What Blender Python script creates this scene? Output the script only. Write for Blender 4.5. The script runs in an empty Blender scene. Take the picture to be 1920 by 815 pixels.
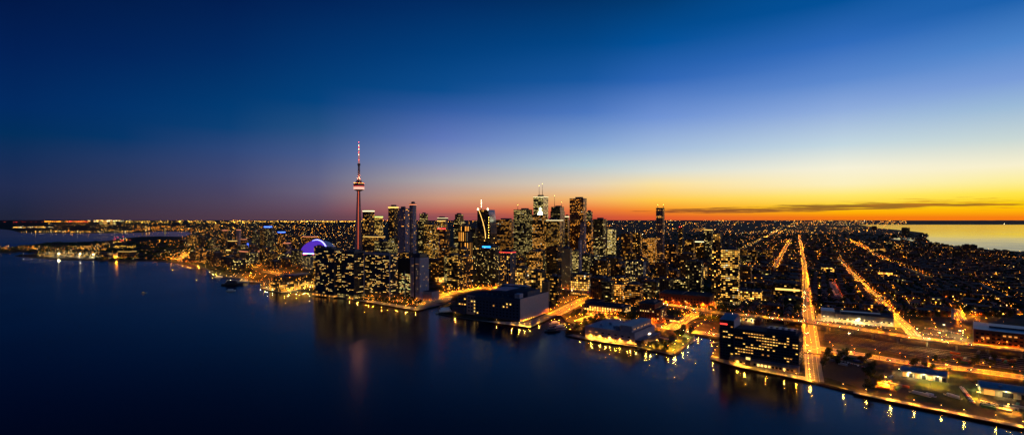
import bpy, math, random
from mathutils import Vector, Matrix
from mathutils.geometry import tessellate_polygon
rnd = random.Random(7)
C = bpy.context.scene.collection
H, F, YC = 210.0, 960.0, 407.5
GZ = 2.5                                   # street level above the water

def G(px, py, z=GZ):
    Y = F*(H-z)/(py-YC)
    return Vector(((px-960)/F*Y, Y, z))
def AT(px, Y, z=GZ):
    return Vector(((px-960)/F*Y, Y, z))
def ZT(py, Y): return H-(py-YC)*Y/F
def yd(v):                                 # a depth, or a picture row of a base on the ground
    return v if v > 900 else F*(H-GZ)/(v-YC)

# ------------------------------------------------------------------ nodes
def node(nt, t, ins=None, **kw):
    n = nt.nodes.new(t)
    for k, v in kw.items(): setattr(n, k, v)
    for k, v in (ins or {}).items():
        if isinstance(v, bpy.types.NodeSocket): nt.links.new(v, n.inputs[k])
        else: n.inputs[k].default_value = v
    return n
def mth(nt, op, a, b=0.0, c=0.0, clamp=False):
    n = nt.nodes.new('ShaderNodeMath'); n.operation = op; n.use_clamp = clamp
    for i, v in enumerate((a, b, c)):
        if isinstance(v, bpy.types.NodeSocket): nt.links.new(v, n.inputs[i])
        else: n.inputs[i].default_value = v
    return n.outputs[0]
def mixc(nt, f, a, b, bt='MIX'):
    n = nt.nodes.new('ShaderNodeMix'); n.data_type = 'RGBA'; n.blend_type = bt
    for i, v in ((0, f), (6, a), (7, b)):
        if isinstance(v, bpy.types.NodeSocket): nt.links.new(v, n.inputs[i])
        else: n.inputs[i].default_value = (v if i == 0 else (tuple(v)+(1,))[:4])
    return n.outputs[2]
def sstep(nt, x, a, b):
    n = nt.nodes.new('ShaderNodeMapRange'); n.interpolation_type = 'SMOOTHSTEP'
    nt.links.new(x, n.inputs[0]); n.inputs[1].default_value = a; n.inputs[2].default_value = b
    return n.outputs[0]

def new_mat(name):
    m = bpy.data.materials.new(name); m.use_nodes = True
    return m, m.node_tree, m.node_tree.nodes['Principled BSDF']
MATS = {}
def lens_glow(nt, p, col, strength):
    g = nt.nodes.new('ShaderNodeNewGeometry')
    nt.links.new(mth(nt, 'MULTIPLY', mth(nt, 'SUBTRACT', 1.0, g.outputs['Backfacing']), strength), p.inputs['Emission Strength'])
def plain(name, col, rough=.7, metal=0, vary=.35, scale=.15, spec=None):
    if spec is None: spec = .5 if rough < .5 else .08
    if name in MATS: return MATS[name]
    m, nt, p = new_mat(name)
    tc = node(nt, 'ShaderNodeTexCoord')
    n = node(nt, 'ShaderNodeTexNoise', {'Vector': tc.outputs['Object'], 'Scale': scale, 'Detail': 6.0, 'Roughness': .65})
    dark = tuple(c*(1-vary) for c in col); lite = tuple(min(1, c*(1+vary)) for c in col)
    nt.links.new(mixc(nt, n.outputs[0], dark, lite), p.inputs['Base Color'])
    p.inputs['Roughness'].default_value = rough; p.inputs['Metallic'].default_value = metal
    p.inputs['Specular IOR Level'].default_value = spec
    MATS[name] = m; return m
def glow(name, col, strength, sample='NONE', base=(.25, .25, .25)):
    if name in MATS: return MATS[name]
    m, nt, p = new_mat(name)
    p.inputs['Base Color'].default_value = base+(1,)
    p.inputs['Specular IOR Level'].default_value = .2
    p.inputs['Emission Color'].default_value = col+(1,)
    p.inputs['Emission Strength'].default_value = strength
    if name.startswith('lens_'): lens_glow(nt, p, col, strength)
    m.cycles.emission_sampling = sample
    MATS[name] = m; return m

# style: bay, floor, lit share, row share (whole floors), brightness, paleness 0..1, wall colour, window share x, y, wall glow none
STY = {
 'condo':   (4.4, 3.4, .17, .0, 2.6, .3, (.022,.020,.024), .62, .55),
 'condo_far': (6.0, 4.6, 0.2, 0.1, 1.9, .3, (.035,.026,.026), .55, .5),
 'condo_dense': (5.0, 4.0, 0.34, 0.1, 1.6, .3, (.04,.03,.027), .55, .5),
 'office':  (5.0, 4.4, 0.55, 0.5, 1.25, .45, (.018,.016,.018), .86, .5),
 'office_gold': (4.6, 4.3, 0.88, 0.3, 1.15, .4, (.03,.024,.018), .8, .5),
 'office_green': (4.6, 4.3, 0.8, 0.4, 1.1, .65, (.02,.024,.02), .82, .5),
 'office_dim': (5.0, 4.3, 0.27, 0.6, 1.3, .35, (.016,.015,.018), .86, .45),
 'dark':    (6.0, 4.4, .05, .3, 2.0, .4, (.014,.015,.022), .8, .5),
 'blue':    (5.0, 4.2, .12, .4, 2.0, .5, (.06,.075,.12), .75, .5),
 'pale':    (5.0, 4.2, .07, .0, 2.0, .4, (.30,.23,.25), .5, .45),
 'pale_blue': (5.5, 4.2, .12, .1, 2.0, .35, (.20,.19,.26), .6, .5),
 'tan':     (3.6, 3.6, .08, .0, 1.0, .2, (.38,.25,.11), .45, .5),
 'redstone': (4.6, 4.3, 0.33, 0.4, 0.9, .15, (.10,.03,.02), .7, .5),
 'brick':   (6.0, 4.6, .16, .1, 2.0, .15, (.12,.035,.018), .5, .45),
 'brown':   (5.4, 4.4, 0.15, 0.1, 1.5, .15, (.08,.045,.03), .5, .45),
 'arcade':  (5.5, 6.0, .80, .0, 1.9, .4, (.30,.20,.10), .66, .6),
 'yellowgrid': (4.4, 4.6, .92, .0, 2.2, .35, (.14,.10,.035), .7, .62),
 'glasshall': (7.0, 7.0, .90, .0, 2.2, .45, (.15,.11,.05), .84, .84),
 'stripes': (9.0, 60., .8, .0, 1.5, .45, (.02,.02,.022), .2, .9),
 'house':   (5.0, 3.4, .05, .0, 2.0, .1, (.05,.03,.025), .35, .4),
}
def facade(sty):
    k = 'facade_'+sty
    if k in MATS: return MATS[k]
    bw, fh, lit, coh, br, pale, wall, wx, wy = STY[sty]
    m, nt, p = new_mat(k)
    uv = node(nt, 'ShaderNodeUVMap'); uv.uv_map = 'UVMap'
    s = node(nt, 'ShaderNodeSeparateXYZ', {0: uv.outputs[0]})
    oi = node(nt, 'ShaderNodeObjectInfo')
    R = mth(nt, 'MULTIPLY', oi.outputs['Random'], 91.7)
    u = mth(nt, 'DIVIDE', s.outputs[0], bw); v = mth(nt, 'DIVIDE', s.outputs[1], fh)
    cu = mth(nt, 'FLOOR', u); cv = mth(nt, 'FLOOR', v)
    fu = mth(nt, 'FRACT', u); fv = mth(nt, 'FRACT', v)
    cell = node(nt, 'ShaderNodeCombineXYZ', {0: cu, 1: cv, 2: R})
    wn = node(nt, 'ShaderNodeTexWhiteNoise', {'Vector': cell.outputs[0]}, noise_dimensions='3D')
    row = node(nt, 'ShaderNodeCombineXYZ', {0: cv, 1: R})
    wr = node(nt, 'ShaderNodeTexWhiteNoise', {'Vector': row.outputs[0]}, noise_dimensions='2D')
    seg = node(nt, 'ShaderNodeCombineXYZ', {0: mth(nt, 'FLOOR', mth(nt, 'DIVIDE', u, 5.0)), 1: mth(nt, 'FLOOR', mth(nt, 'DIVIDE', v, 2.0)), 2: R})
    wsg = node(nt, 'ShaderNodeTexWhiteNoise', {'Vector': seg.outputs[0]}, noise_dimensions='3D')
    # probability: cell base, floors share, patches share
    rowlit = mth(nt, 'LESS_THAN', wr.outputs[0], lit)
    p1 = mth(nt, 'MULTIPLY_ADD', rowlit, coh, lit*(1-coh))
    p2 = mth(nt, 'MULTIPLY', p1, mth(nt, 'MULTIPLY_ADD', mth(nt, 'POWER', wsg.outputs[0], 1.6), 1.9, .12))
    on = mth(nt, 'LESS_THAN', wn.outputs[0], p2)
    mx = mth(nt, 'LESS_THAN', mth(nt, 'ABSOLUTE', mth(nt, 'SUBTRACT', fu, .5)), wx/2)
    my = mth(nt, 'LESS_THAN', mth(nt, 'ABSOLUTE', mth(nt, 'SUBTRACT', fv, .52)), wy/2)
    win = mth(nt, 'MULTIPLY', mx, my)
    sc = node(nt, 'ShaderNodeSeparateColor', {0: wn.outputs[1]})
    amp = mth(nt, 'MULTIPLY_ADD', mth(nt, 'POWER', sc.outputs[1], 2.0), 1.5, .25)
    dimr = mth(nt, 'MULTIPLY', mth(nt, 'LESS_THAN', sc.outputs[0], .55), mth(nt, 'MULTIPLY', sc.outputs[1], .045*min(1.5, br)))
    st = mth(nt, 'MULTIPLY', win, mth(nt, 'ADD', mth(nt, 'MULTIPLY', on, mth(nt, 'MULTIPLY', amp, br)), dimr))
    t = mth(nt, 'ADD', mth(nt, 'MULTIPLY', sc.outputs[2], .5), pale-.25, clamp=True)
    ec = mixc(nt, t, (1.0, .34, .02), (1.0, .68, .15))
    rb = node(nt, 'ShaderNodeTexWhiteNoise', {'W': R}, noise_dimensions='1D')
    rs = node(nt, 'ShaderNodeSeparateColor', {0: rb.outputs[1]})
    st = mth(nt, 'MULTIPLY', st, mth(nt, 'MULTIPLY_ADD', mth(nt, 'POWER', rs.outputs[0], 1.4), 1.05, .38))
    ec = mixc(nt, mth(nt, 'MULTIPLY', mth(nt, 'GREATER_THAN', rs.outputs[1], .68), .5), ec, (.82, .80, .30))
    ec = mixc(nt, mth(nt, 'MULTIPLY', mth(nt, 'LESS_THAN', rs.outputs[1], .22), .55), ec, (1.0, .30, .03))
    ec = mixc(nt, mth(nt, 'GREATER_THAN', sc.outputs[0], .92), ec, (1.0, .86, .55))
    tc = node(nt, 'ShaderNodeTexCoord')
    nz = node(nt, 'ShaderNodeTexNoise', {'Vector': tc.outputs['Object'], 'Scale': .08, 'Detail': 5.0})
    wc = mixc(nt, nz.outputs[0], tuple(c*.65 for c in wall), tuple(c*1.3 for c in wall))
    bc = mixc(nt, win, wc, (.012, .015, .02))
    nt.links.new(bc, p.inputs['Base Color'])
    nt.links.new(ec, p.inputs['Emission Color']); nt.links.new(st, p.inputs['Emission Strength'])
    nt.links.new(mth(nt, 'MULTIPLY_ADD', win, -.55, .7), p.inputs['Roughness'])
    nt.links.new(mth(nt, 'MULTIPLY_ADD', win, .4, .08), p.inputs['Specular IOR Level'])
    m.cycles.emission_sampling = 'NONE'
    MATS[k] = m; return m

ROOF = plain('roof_felt', (.016, .016, .022), .9, scale=.05)
CONC = plain('concrete', (.18, .165, .15), .85)
METAL = plain('painted_steel', (.08, .08, .085), .5, .4)
DGLASS = plain('dark_glass', (.012, .014, .02), .12, 0, .2)
BARK = plain('bark', (.05, .035, .025), .9)
GLB = {n: glow('bulb_'+n, c, s, 'FRONT') for n, c, s in (
    ('orange', (1, .34, .025), 13), ('gold', (1, .55, .10), 13), ('white', (1, .84, .42), 18),
    ('red', (1, .08, .01), 8))}
LENS = {n: glow('lens_'+n, c, s, 'FRONT') for n, c, s in (
    ('orange', (1, .25, .004), 9500), ('gold', (1, .40, .03), 3400), ('white', (1, .80, .34), 1500), ('red', (1, .14, .01), 1800))}
FAR = {n: glow('far_light_'+n, c, s) for n, c, s in (
    ('orange', (1, .32, .015), 15), ('gold', (1, .52, .06), 15), ('white', (1, .82, .4), 15), ('red', (1, .05, .03), 14))}
WINM = [glow('lit_window_amber', (1, .40, .05), .8), glow('lit_window_gold', (1, .53, .09), 1.7), glow('lit_window_pale', (1, .68, .2), 1.4)]

# ------------------------------------------------------------------ mesh builder
class MB:
    def __init__(s): s.v = []; s.f = []; s.m = []; s.uv = []; s.mats = []
    def mi(s, mat):
        if mat not in s.mats: s.mats.append(mat)
        return s.mats.index(mat)
    def face(s, pts, mat, uv=None):
        b = len(s.v); s.v += [tuple(p) for p in pts]
        s.f.append(tuple(range(b, b+len(pts)))); s.m.append(s.mi(mat))
        s.uv.append(uv or [(p[0], p[1]) for p in pts])
    def prism(s, poly, z0, z1, side, top=None, bottom=False, slope=None):
        """poly anticlockwise; z1 may be a function of (x, y)"""
        zt = z1 if callable(z1) else (lambda x, y: z1)
        u = 0
        n = len(poly)
        for i in range(n):
            a, b = poly[i], poly[(i+1) % n]
            L = math.hypot(b[0]-a[0], b[1]-a[1])
            za, zb = zt(*a[:2]), zt(*b[:2])
            s.face([(a[0], a[1], z0), (b[0], b[1], z0), (b[0], b[1], zb), (a[0], a[1], za)], side,
                   [(u, 0), (u+L, 0), (u+L, zb-z0), (u, za-z0)])
            u += math.ceil(L/5)*5+35
        if top is not None: s.face([(p[0], p[1], zt(*p[:2])) for p in poly], top)
        if bottom: s.face([(p[0], p[1], z0) for p in reversed(poly)], top or side)
        return s
    def box(s, x0, x1, y0, y1, z0, z1, side, top=None, bottom=True):
        return s.prism([(x0, y0), (x1, y0), (x1, y1), (x0, y1)], z0, z1, side, top or side, bottom)
    def cone(s, c, r0, r1, z0, z1, mat, n=8, cap=True):
        for i in range(n):
            a, b = 2*math.pi*i/n, 2*math.pi*(i+1)/n
            P = lambda r, t, z: (c[0]+r*math.cos(t), c[1]+r*math.sin(t), z)
            s.face([P(r0, a, z0), P(r0, b, z0), P(r1, b, z1), P(r1, a, z1)], mat, [(a*r0, z0), (b*r0, z0), (b*r0, z1), (a*r0, z1)])
        if cap:
            s.face([(c[0]+r1*math.cos(2*math.pi*i/n), c[1]+r1*math.sin(2*math.pi*i/n), z1) for i in range(n)], mat)
        return s
    def octa(s, c, r, mat, rz=None):
        rz = rz or r
        x, y, z = c
        t, bt = (x, y, z+rz), (x, y, z-rz)
        q = [(x+r, y, z), (x, y+r, z), (x-r, y, z), (x, y-r, z)]
        for i in range(4):
            s.face([q[i], q[(i+1) % 4], t], mat); s.face([q[(i+1) % 4], q[i], bt], mat)
        return s
    def lamp(s, c, colr, r=.55, up=True):
        x, y, z = c
        s.octa((x, y, z+.02), r, GLB[colr], r*.5)
        q = r*1.1; zz = z-r*.5-.03
        s.face([(x-q, y+q, zz), (x+q, y+q, zz), (x+q, y-q, zz), (x-q, y-q, zz)], LENS[colr]); return s
    def bar(s, a, b, w, mat):
        a, b = Vector(a), Vector(b); d = (b-a).normalized()
        up = Vector((0, 0, 1)) if abs(d.z) < .9 else Vector((1, 0, 0))
        x = d.cross(up).normalized()*w/2; y = d.cross(x).normalized()*w/2
        A = [a-x-y, a+x-y, a+x+y, a-x+y]; B = [p+(b-a) for p in A]
        for i in range(4): s.face([A[i], A[(i+1) % 4], B[(i+1) % 4], B[i]], mat)
        s.face(A[::-1], mat); s.face(B, mat)
        return s
    def mesh(s, name):
        me = bpy.data.meshes.new(name)
        me.from_pydata(s.v, [], s.f)
        for m in s.mats: me.materials.append(m)
        me.polygons.foreach_set('material_index', s.m)
        ul = me.uv_layers.new(name='UVMap')
        ul.data.foreach_set('uv', [c for f in s.uv for p in f for c in p])
        me.update()
        return me
    def build(s, name, parent=None, loc=None, rz=0):
        o = bpy.data.objects.new(name, s.mesh(name)); C.objects.link(o)
        if parent is not None: o.parent = parent
        if loc is not None: o.location = loc
        o.rotation_euler = (0, 0, rz)
        return o
def link(me, name, parent=None, loc=(0, 0, 0), rz=0):
    o = bpy.data.objects.new(name, me); C.objects.link(o); o.parent = parent
    o.location = loc; o.rotation_euler = (0, 0, rz); return o
def tag(o, label=None, cat=None, group=None, kind=None):
    if label: o['label'] = label
    if cat: o['category'] = cat
    if group: o['group'] = group
    if kind: o['kind'] = kind
    return o
def empty(name, loc, rz=0):
    o = bpy.data.objects.new(name, None); C.objects.link(o); o.location = loc
    o.rotation_euler = (0, 0, rz); o.empty_display_size = 5; return o
def copy_tree(o, parent=None):
    c = o.copy(); C.objects.link(c); c.parent = parent
    for ch in list(o.children): copy_tree(ch, c)
    return c

# ------------------------------------------------------------------ world
def lin(c): return tuple(((x/255+.055)/1.055)**2.4 if x > 10 else x/255/12.92 for x in c)
SKY = {
 30:  [(0,0,24,72),(100,0,32,86),(200,0,42,97),(250,0,46,92),(300,20,45,88),(350,33,44,80),(407,32,36,58)],
 230: [(0,0,28,76),(100,0,36,91),(200,0,50,106),(258,4,53,104),(300,36,57,101),(350,50,56,88),(407,64,49,66)],
 430: [(0,0,29,80),(100,0,42,98),(200,0,58,114),(240,10,63,117),(280,44,70,121),(330,64,71,112),(380,78,66,90),(407,80,58,74)],
 595: [(0,0,35,88),(100,0,52,110),(190,2,66,125),(240,35,80,131),(290,70,91,141),(330,94,98,134),(360,106,97,122),(390,102,78,98),(407,94,66,80)],
 830: [(0,0,42,97),(100,0,62,124),(170,10,76,142),(205,50,92,163),(260,95,120,186),(300,130,146,188),(340,178,168,168),(372,202,150,124),(395,188,100,88),(407,146,78,84)],
 1100: [(0,0,50,103),(80,0,69,134),(150,22,87,160),(210,74,118,191),(270,132,164,211),(310,178,200,212),(345,226,208,180),(372,246,184,104),(392,236,122,62),(407,196,82,60)],
 1230: [(0,0,58,114),(80,0,80,152),(150,45,102,182),(220,110,146,212),(280,165,190,221),(320,214,220,214),(345,250,224,160),(375,255,200,74),(395,246,136,38),(407,226,92,44)],
 1580: [(0,0,80,152),(80,45,106,187),(150,92,137,207),(205,142,172,221),(270,195,215,225),(315,246,241,216),(345,252,240,188),(366,255,232,110),(387,255,207,22),(399,255,172,6),(407,244,122,16)],
 1890: [(0,25,96,172),(80,75,131,202),(150,120,156,216),(200,155,186,216),(260,200,215,214),(310,248,240,206),(342,253,238,150),(362,255,229,76),(381,255,213,8),(396,255,176,10),(407,246,126,18)],
}
w = bpy.data.worlds.new('World'); bpy.context.scene.world = w; w.use_nodes = True
nt = w.node_tree; bg = nt.nodes['Background']; out = nt.nodes['World Output']
tc = node(nt, 'ShaderNodeTexCoord'); sp = node(nt, 'ShaderNodeSeparateXYZ', {0: tc.outputs['Generated']})
az = mth(nt, 'ARCTAN2', sp.outputs[0], sp.outputs[1])
hor = mth(nt, 'SQRT', mth(nt, 'ADD', mth(nt, 'MULTIPLY', sp.outputs[0], sp.outputs[0]), mth(nt, 'MULTIPLY', sp.outputs[1], sp.outputs[1])))
te = mth(nt, 'DIVIDE', sp.outputs[2], mth(nt, 'MAXIMUM', hor, .001))   # tangent of the elevation
col = None; prev = None
EMAX = .46
for px, rows in SKY.items():
    a = math.atan((px-960)/F); ca = math.cos(a)
    cr = nt.nodes.new('ShaderNodeValToRGB'); cr.color_ramp.interpolation = 'EASE' if False else 'LINEAR'
    nt.links.new(mth(nt, 'DIVIDE', te, EMAX, clamp=True), cr.inputs[0])
    pts = sorted([((407.5-y)/F*ca/EMAX, lin((r, g, b))) for y, r, g, b in rows])
    el = cr.color_ramp.elements
    el[0].position = max(0, pts[0][0]); el[0].color = pts[0][1]+(1,)
    el[1].position = min(1, pts[-1][0]); el[1].color = pts[-1][1]+(1,)
    for q, c in pts[1:-1]:
        e = el.new(q); e.color = c+(1,)
    if col is None: col = cr.outputs[0]
    else: col = mixc(nt, mth(nt, 'DIVIDE', mth(nt, 'SUBTRACT', az, prev), a-prev, clamp=True), col, cr.outputs[0])
    prev = a
# thin dawn cloud bars low over the eastern lake
def cloud(azc, azw, elc, elw, sc, th, tilt=0.0, seed=0.0, soft=.12):
    da = mth(nt, 'DIVIDE', mth(nt, 'SUBTRACT', az, azc), azw)
    de = mth(nt, 'DIVIDE', mth(nt, 'SUBTRACT', mth(nt, 'SUBTRACT', te, elc), mth(nt, 'MULTIPLY', mth(nt, 'SUBTRACT', az, azc), tilt)), elw)
    d2 = mth(nt, 'ADD', mth(nt, 'MULTIPLY', da, da), mth(nt, 'MULTIPLY', de, de))
    env = mth(nt, 'SUBTRACT', 1.0, d2)
    v = node(nt, 'ShaderNodeCombineXYZ', {0: mth(nt, 'MULTIPLY', az, sc), 1: mth(nt, 'MULTIPLY', te, sc*34), 2: seed})
    n = node(nt, 'ShaderNodeTexNoise', {'Vector': v.outputs[0], 'Scale': 1.0, 'Detail': 5.0, 'Roughness': .55})
    x = mth(nt, 'ADD', mth(nt, 'MULTIPLY', env, .5), mth(nt, 'MULTIPLY_ADD', n.outputs[0], 2.2, -1.1))
    return sstep(nt, x, th, th+soft)
pa = lambda px: math.atan((px-960)/F)
pe = lambda px, py: (407.5-py)/F*math.cos(pa(px))
m1 = cloud(pa(1540), .21, pe(1540, 390), .0078, 12, .20, .012, 3.0, .36)
m2 = cloud(pa(1650), .17, pe(1650, 385.5), .0034, 12, -.05, .0, 7.0, .34)
m3 = cloud(pa(1350), .14, pe(1350, 395), .0055, 14, .05, .0, 11.0, .35)
m4 = cloud(pa(1800), .25, pe(1800, 381), .012, 20, .38, .0, 5.0, .2)
m5 = cloud(pa(880), .10, pe(880, 401), .003, 18, .2, .0, 9.0, .5)
col = mixc(nt, mth(nt, 'MULTIPLY', mth(nt, 'MAXIMUM', m1, mth(nt, 'MAXIMUM', m2, m3)), .8), col, lin((108, 54, 40)))
col = mixc(nt, mth(nt, 'MULTIPLY', m4, .5), col, lin((205, 120, 30)))
col = mixc(nt, mth(nt, 'MULTIPLY', m5, .35), col, lin((110, 75, 85)))
nt.links.new(col, bg.inputs[0]); bg.inputs[1].default_value = 1.0
sky = node(nt, 'ShaderNodeTexSky'); sky.sky_type = 'NISHITA'; sky.sun_disc = False
sky.sun_elevation = math.radians(-3); sky.sun_rotation = math.radians(62)
bg2 = node(nt, 'ShaderNodeBackground', {0: sky.outputs[0], 1: .01})
add = node(nt, 'ShaderNodeAddShader', {0: bg.outputs[0], 1: bg2.outputs[0]})
nt.links.new(add.outputs[0], out.inputs[0])
sun = bpy.data.lights.new('dawn_sun', 'SUN'); so = bpy.data.objects.new('dawn_sun', sun); C.objects.link(so)
sun.energy = .16; sun.angle = math.radians(14); sun.color = (1, .55, .38)
sd = Vector((math.sin(math.radians(62)), math.cos(math.radians(62)), math.tan(math.radians(4))))
so.rotation_euler = sd.to_track_quat('Z', 'Y').to_euler()

cam = bpy.data.cameras.new('camera'); co = bpy.data.objects.new('camera', cam); C.objects.link(co)
co.location = (0, 0, H); co.rotation_euler = (math.radians(90), 0, 0)
cam.sensor_width = 36; cam.lens = 18; cam.clip_end = 200000; cam.clip_start = 1
S = bpy.context.scene; S.camera = co
S.view_settings.view_transform = 'Standard'; S.view_settings.look = 'None'
S.view_settings.exposure = 0; S.view_settings.gamma = 1
S.render.engine = 'CYCLES'; cy = S.cycles
cy.use_denoising = True; cy.denoiser = 'OPENIMAGEDENOISE'
cy.max_bounces = 4; cy.diffuse_bounces = 2; cy.glossy_bounces = 3; cy.transmission_bounces = 1
cy.sample_clamp_indirect = 4; cy.sample_clamp_direct = 0; cy.use_light_tree = True
cy.caustics_reflective = False; cy.caustics_refractive = False
S.render.use_persistent_data = False
# ------------------------------------------------------------------ water
def water_mat():
    m, nt, p = new_mat('lake_water')
    tc = node(nt, 'ShaderNodeTexCoord')
    p.inputs['Base Color'].default_value = (.0006, .002, .006, 1)
    n1 = node(nt, 'ShaderNodeTexNoise', {'Vector': tc.outputs['Object'], 'Scale': .0022, 'Detail': 5.0, 'Roughness': .6, 'Distortion': .6})
    sy = node(nt, 'ShaderNodeSeparateXYZ', {0: tc.outputs['Object']})
    far = sstep(nt, sy.outputs[1], 3000, 6500)
    rg = mth(nt, 'MULTIPLY_ADD', n1.outputs[0], .18, .10)
    nt.links.new(mth(nt, 'MULTIPLY', rg, mth(nt, 'MULTIPLY_ADD', far, -.6, 1.0)), p.inputs['Roughness'])
    mp = node(nt, 'ShaderNodeMapping', {'Vector': tc.outputs['Object'], 'Rotation': (0, 0, .5), 'Scale': (.10, .22, .1)})
    n2 = node(nt, 'ShaderNodeTexNoise', {'Vector': mp.outputs[0], 'Scale': 1.0, 'Detail': 4.0, 'Roughness': .6})
    b = node(nt, 'ShaderNodeBump', {'Height': n2.outputs[0], 'Strength': mth(nt, 'MULTIPLY_ADD', far, -.07, .07), 'Distance': 1.0})
    nt.links.new(b.outputs[0], p.inputs['Normal'])
    p.inputs['IOR'].default_value = 1.33; nt.links.new(mth(nt, 'MULTIPLY_ADD', far, .33, .23), p.inputs['Specular IOR Level'])
    return m
WAT = water_mat()
FARY = 36600.0
m = MB(); m.face([(-70000, 60, 0), (90000, 60, 0), (90000, FARY+200, 0), (-70000, FARY+200, 0)], WAT)
m.face([(-70000, -3000, 0), (90000, -3000, 0), (90000, 60, 0), (-70000, 60, 0)], WAT)
tag(m.build('water'), kind='structure')

def ground_mat():
    m, nt, p = new_mat('city_ground')
    tc = node(nt, 'ShaderNodeTexCoord')
    a = node(nt, 'ShaderNodeTexNoise', {'Vector': tc.outputs['Object'], 'Scale': .012, 'Detail': 7.0, 'Roughness': .65})
    b = node(nt, 'ShaderNodeTexNoise', {'Vector': tc.outputs['Object'], 'Scale': .15, 'Detail': 6.0, 'Roughness': .7})
    c1 = mixc(nt, sstep(nt, a.outputs[0], .42, .58), (.044, .033, .022), (.008, .011, .004))
    c2 = mixc(nt, b.outputs[0], (.35, .35, .35), (1.5, 1.5, 1.5))
    nt.links.new(mixc(nt, 1.0, c1, c2, 'MULTIPLY'), p.inputs['Base Color'])
    p.inputs['Roughness'].default_value = .92; p.inputs['Specular IOR Level'].default_value = .05
    return m
GND = ground_mat()
QUAY = plain('quay_concrete', (.10, .09, .075), .85)
ASPH = plain('asphalt', (.09, .08, .07), .9, scale=.08)
WALK = plain('pavement', (.15, .135, .12), .85)
PAINT = plain('road_paint', (.75, .73, .65), .6, vary=.15)
LAWN = plain('lawn', (.022, .036, .009), .95, scale=.2)
GRAVEL = plain('gravel_yard', (.030, .026, .019), .95, scale=.3)
RAILB = plain('rail_ballast', (.018, .013, .011), .95, scale=.3)

SHORE = [(-160,480),(0,474),(40,472.5),(75,474.5),(50,478),(28,480),(75,483.5),(120,487),(200,488.5),(250,489),(313,490),
 (340,494),(372,497),(385,503),(400,511),(417,516),(430,520),(452,522),(466,527),(468,533),(489,530),(488,540),(505,545),
 (528,549),(545,548.5),(565,545),(590,548),(596,553),(655,561),(700,568),(740,575),(775,581.5),(783,582),(800,578),(830,570),
 (856,564),(822,588),(850,594),(890,600),(950,608),(994,614),(1030,597),(1050,589),(1062,604),(1096,611),(1060,622),(1060,629),
 (1080,633),(1130,642),(1195,650),(1200,653),(1240,661),(1264,666),(1274,661),(1290,645),(1303,633),(1302,628),(1330,633),
 (1350,637),(1346,650),(1332,673),(1380,687),(1440,699),(1500,711),(1520,716),(1600,737),(1700,758),(1800,778),(1920,803)]
poly = [G(x, y, 0) for x, y in SHORE]
poly += [Vector((780, 420, 0)), Vector((3500, 380, 0)), Vector((9000, 2600, 0))]
poly += [G(x, y, 0) for x, y in [(2600,505),(2100,485),(1920,472),(1870,470),(1830,465),(1780,461),(1745,455),(1735,447),(1742,441),
         (1730,436),(1705,433),(1680,430.5),(1650,428),(1625,423.5),(1608,421)]]
poly += [Vector((60000, 15400, 0)), Vector((90000, 15600, 0)), Vector((90000, FARY, 0)), Vector((-70000, FARY, 0))]
poly += [G(x, y, 0) for x, y in [(-1100,417.5),(-200,421),(-40,425),(20,431),(40,436),(150,437),(262,436),(300,433.5),(350,434),(362,437),
         (345,444),(300,443),(262,444),(230,447),(200,452),(140,454),(85,455),(50,461),(0,466),(-160,470)]]
def slab(name, pts, z0, z1, top, side, inner=None):
    tris = tessellate_polygon([[Vector((p.x, p.y, 0)) for p in pts]])
    m = MB()
    for t in tris:
        q = [pts[i] for i in t]
        if (q[1]-q[0]).to_2d().cross((q[2]-q[0]).to_2d()) < 0: q.reverse()
        m.face([(p.x, p.y, z1) for p in q], top)
    ar = sum(pts[i].x*pts[(i+1) % len(pts)].y-pts[(i+1) % len(pts)].x*pts[i].y for i in range(len(pts)))
    P = pts if ar > 0 else pts[::-1]
    for i in range(len(P)):
        a, b = P[i], P[(i+1) % len(P)]
        m.face([(a.x, a.y, z0), (b.x, b.y, z0), (b.x, b.y, z1), (a.x, a.y, z1)], side)
    return m.build(name)
tag(slab('ground', poly, -2, GZ, GND, QUAY), kind='structure')
pts = [G(x, y, GZ) for x, y in [(1668,447),(1680,445.5),(1712,445.5),(1722,449),(1712,452),(1690,450)]]
m = MB(); m.face([(p.x, p.y, GZ+.01) for p in pts], WAT)
o = m.build('lagoon_water')
if o.data.polygons[0].normal.z < 0: o.data.flip_normals()
tag(o, kind='structure')
# marina basin with grass edges is left open in the land outline; small patches of lawn, yards
def patch(name, px, mat, z=.02):
    pts = [G(x, y) for x, y in px]
    m = MB()
    for t in tessellate_polygon([[Vector((p.x, p.y, 0)) for p in pts]]):
        q = [pts[i] for i in t]
        if (q[1]-q[0]).to_2d().cross((q[2]-q[0]).to_2d()) < 0: q.reverse()
        m.face([(p.x, p.y, GZ+z) for p in q], mat)
    return tag(m.build(name), kind='structure')
patch('lawn', [(1205,652),(1262,663),(1298,632),(1280,622),(1232,640)], LAWN)
patch('car_park', [(1222,632),(1240,618),(1268,622),(1240,640)], GRAVEL)
patch('yard', [(1640,742),(1660,690),(1900,742),(1915,795),(1800,772)], GRAVEL)
patch('yard_lawn', [(1700,745),(1730,700),(1800,702),(1850,735),(1810,770)], LAWN, .03)
patch('rail_yard', [(1548,640),(1545,618),(1920,668),(2080,700),(2080,720),(1920,694),(1720,672)], RAILB)
patch('vacant_lot', [(1545,705),(1540,660),(1640,682),(1625,730)], GRAVEL)
patch('quay_promenade', [(1332,672),(1380,686),(1500,710),(1522,715.5),(1522,708),(1380,678),(1345,668)], WALK)
patch('quay_promenade', [(655,560.5),(700,567.5),(782,581.5),(830,570),(800,567),(778,576),(700,563)], WALK)
patch('waterfront_plaza', [(790,574),(845,563),(848,555),(800,558),(770,566)], WALK, .03)
patch('quay_promenade', [(895,600),(950,607.5),(992,613.5),(1030,596.5),(1048,588),(1035,584),(985,604)], WALK)
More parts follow.
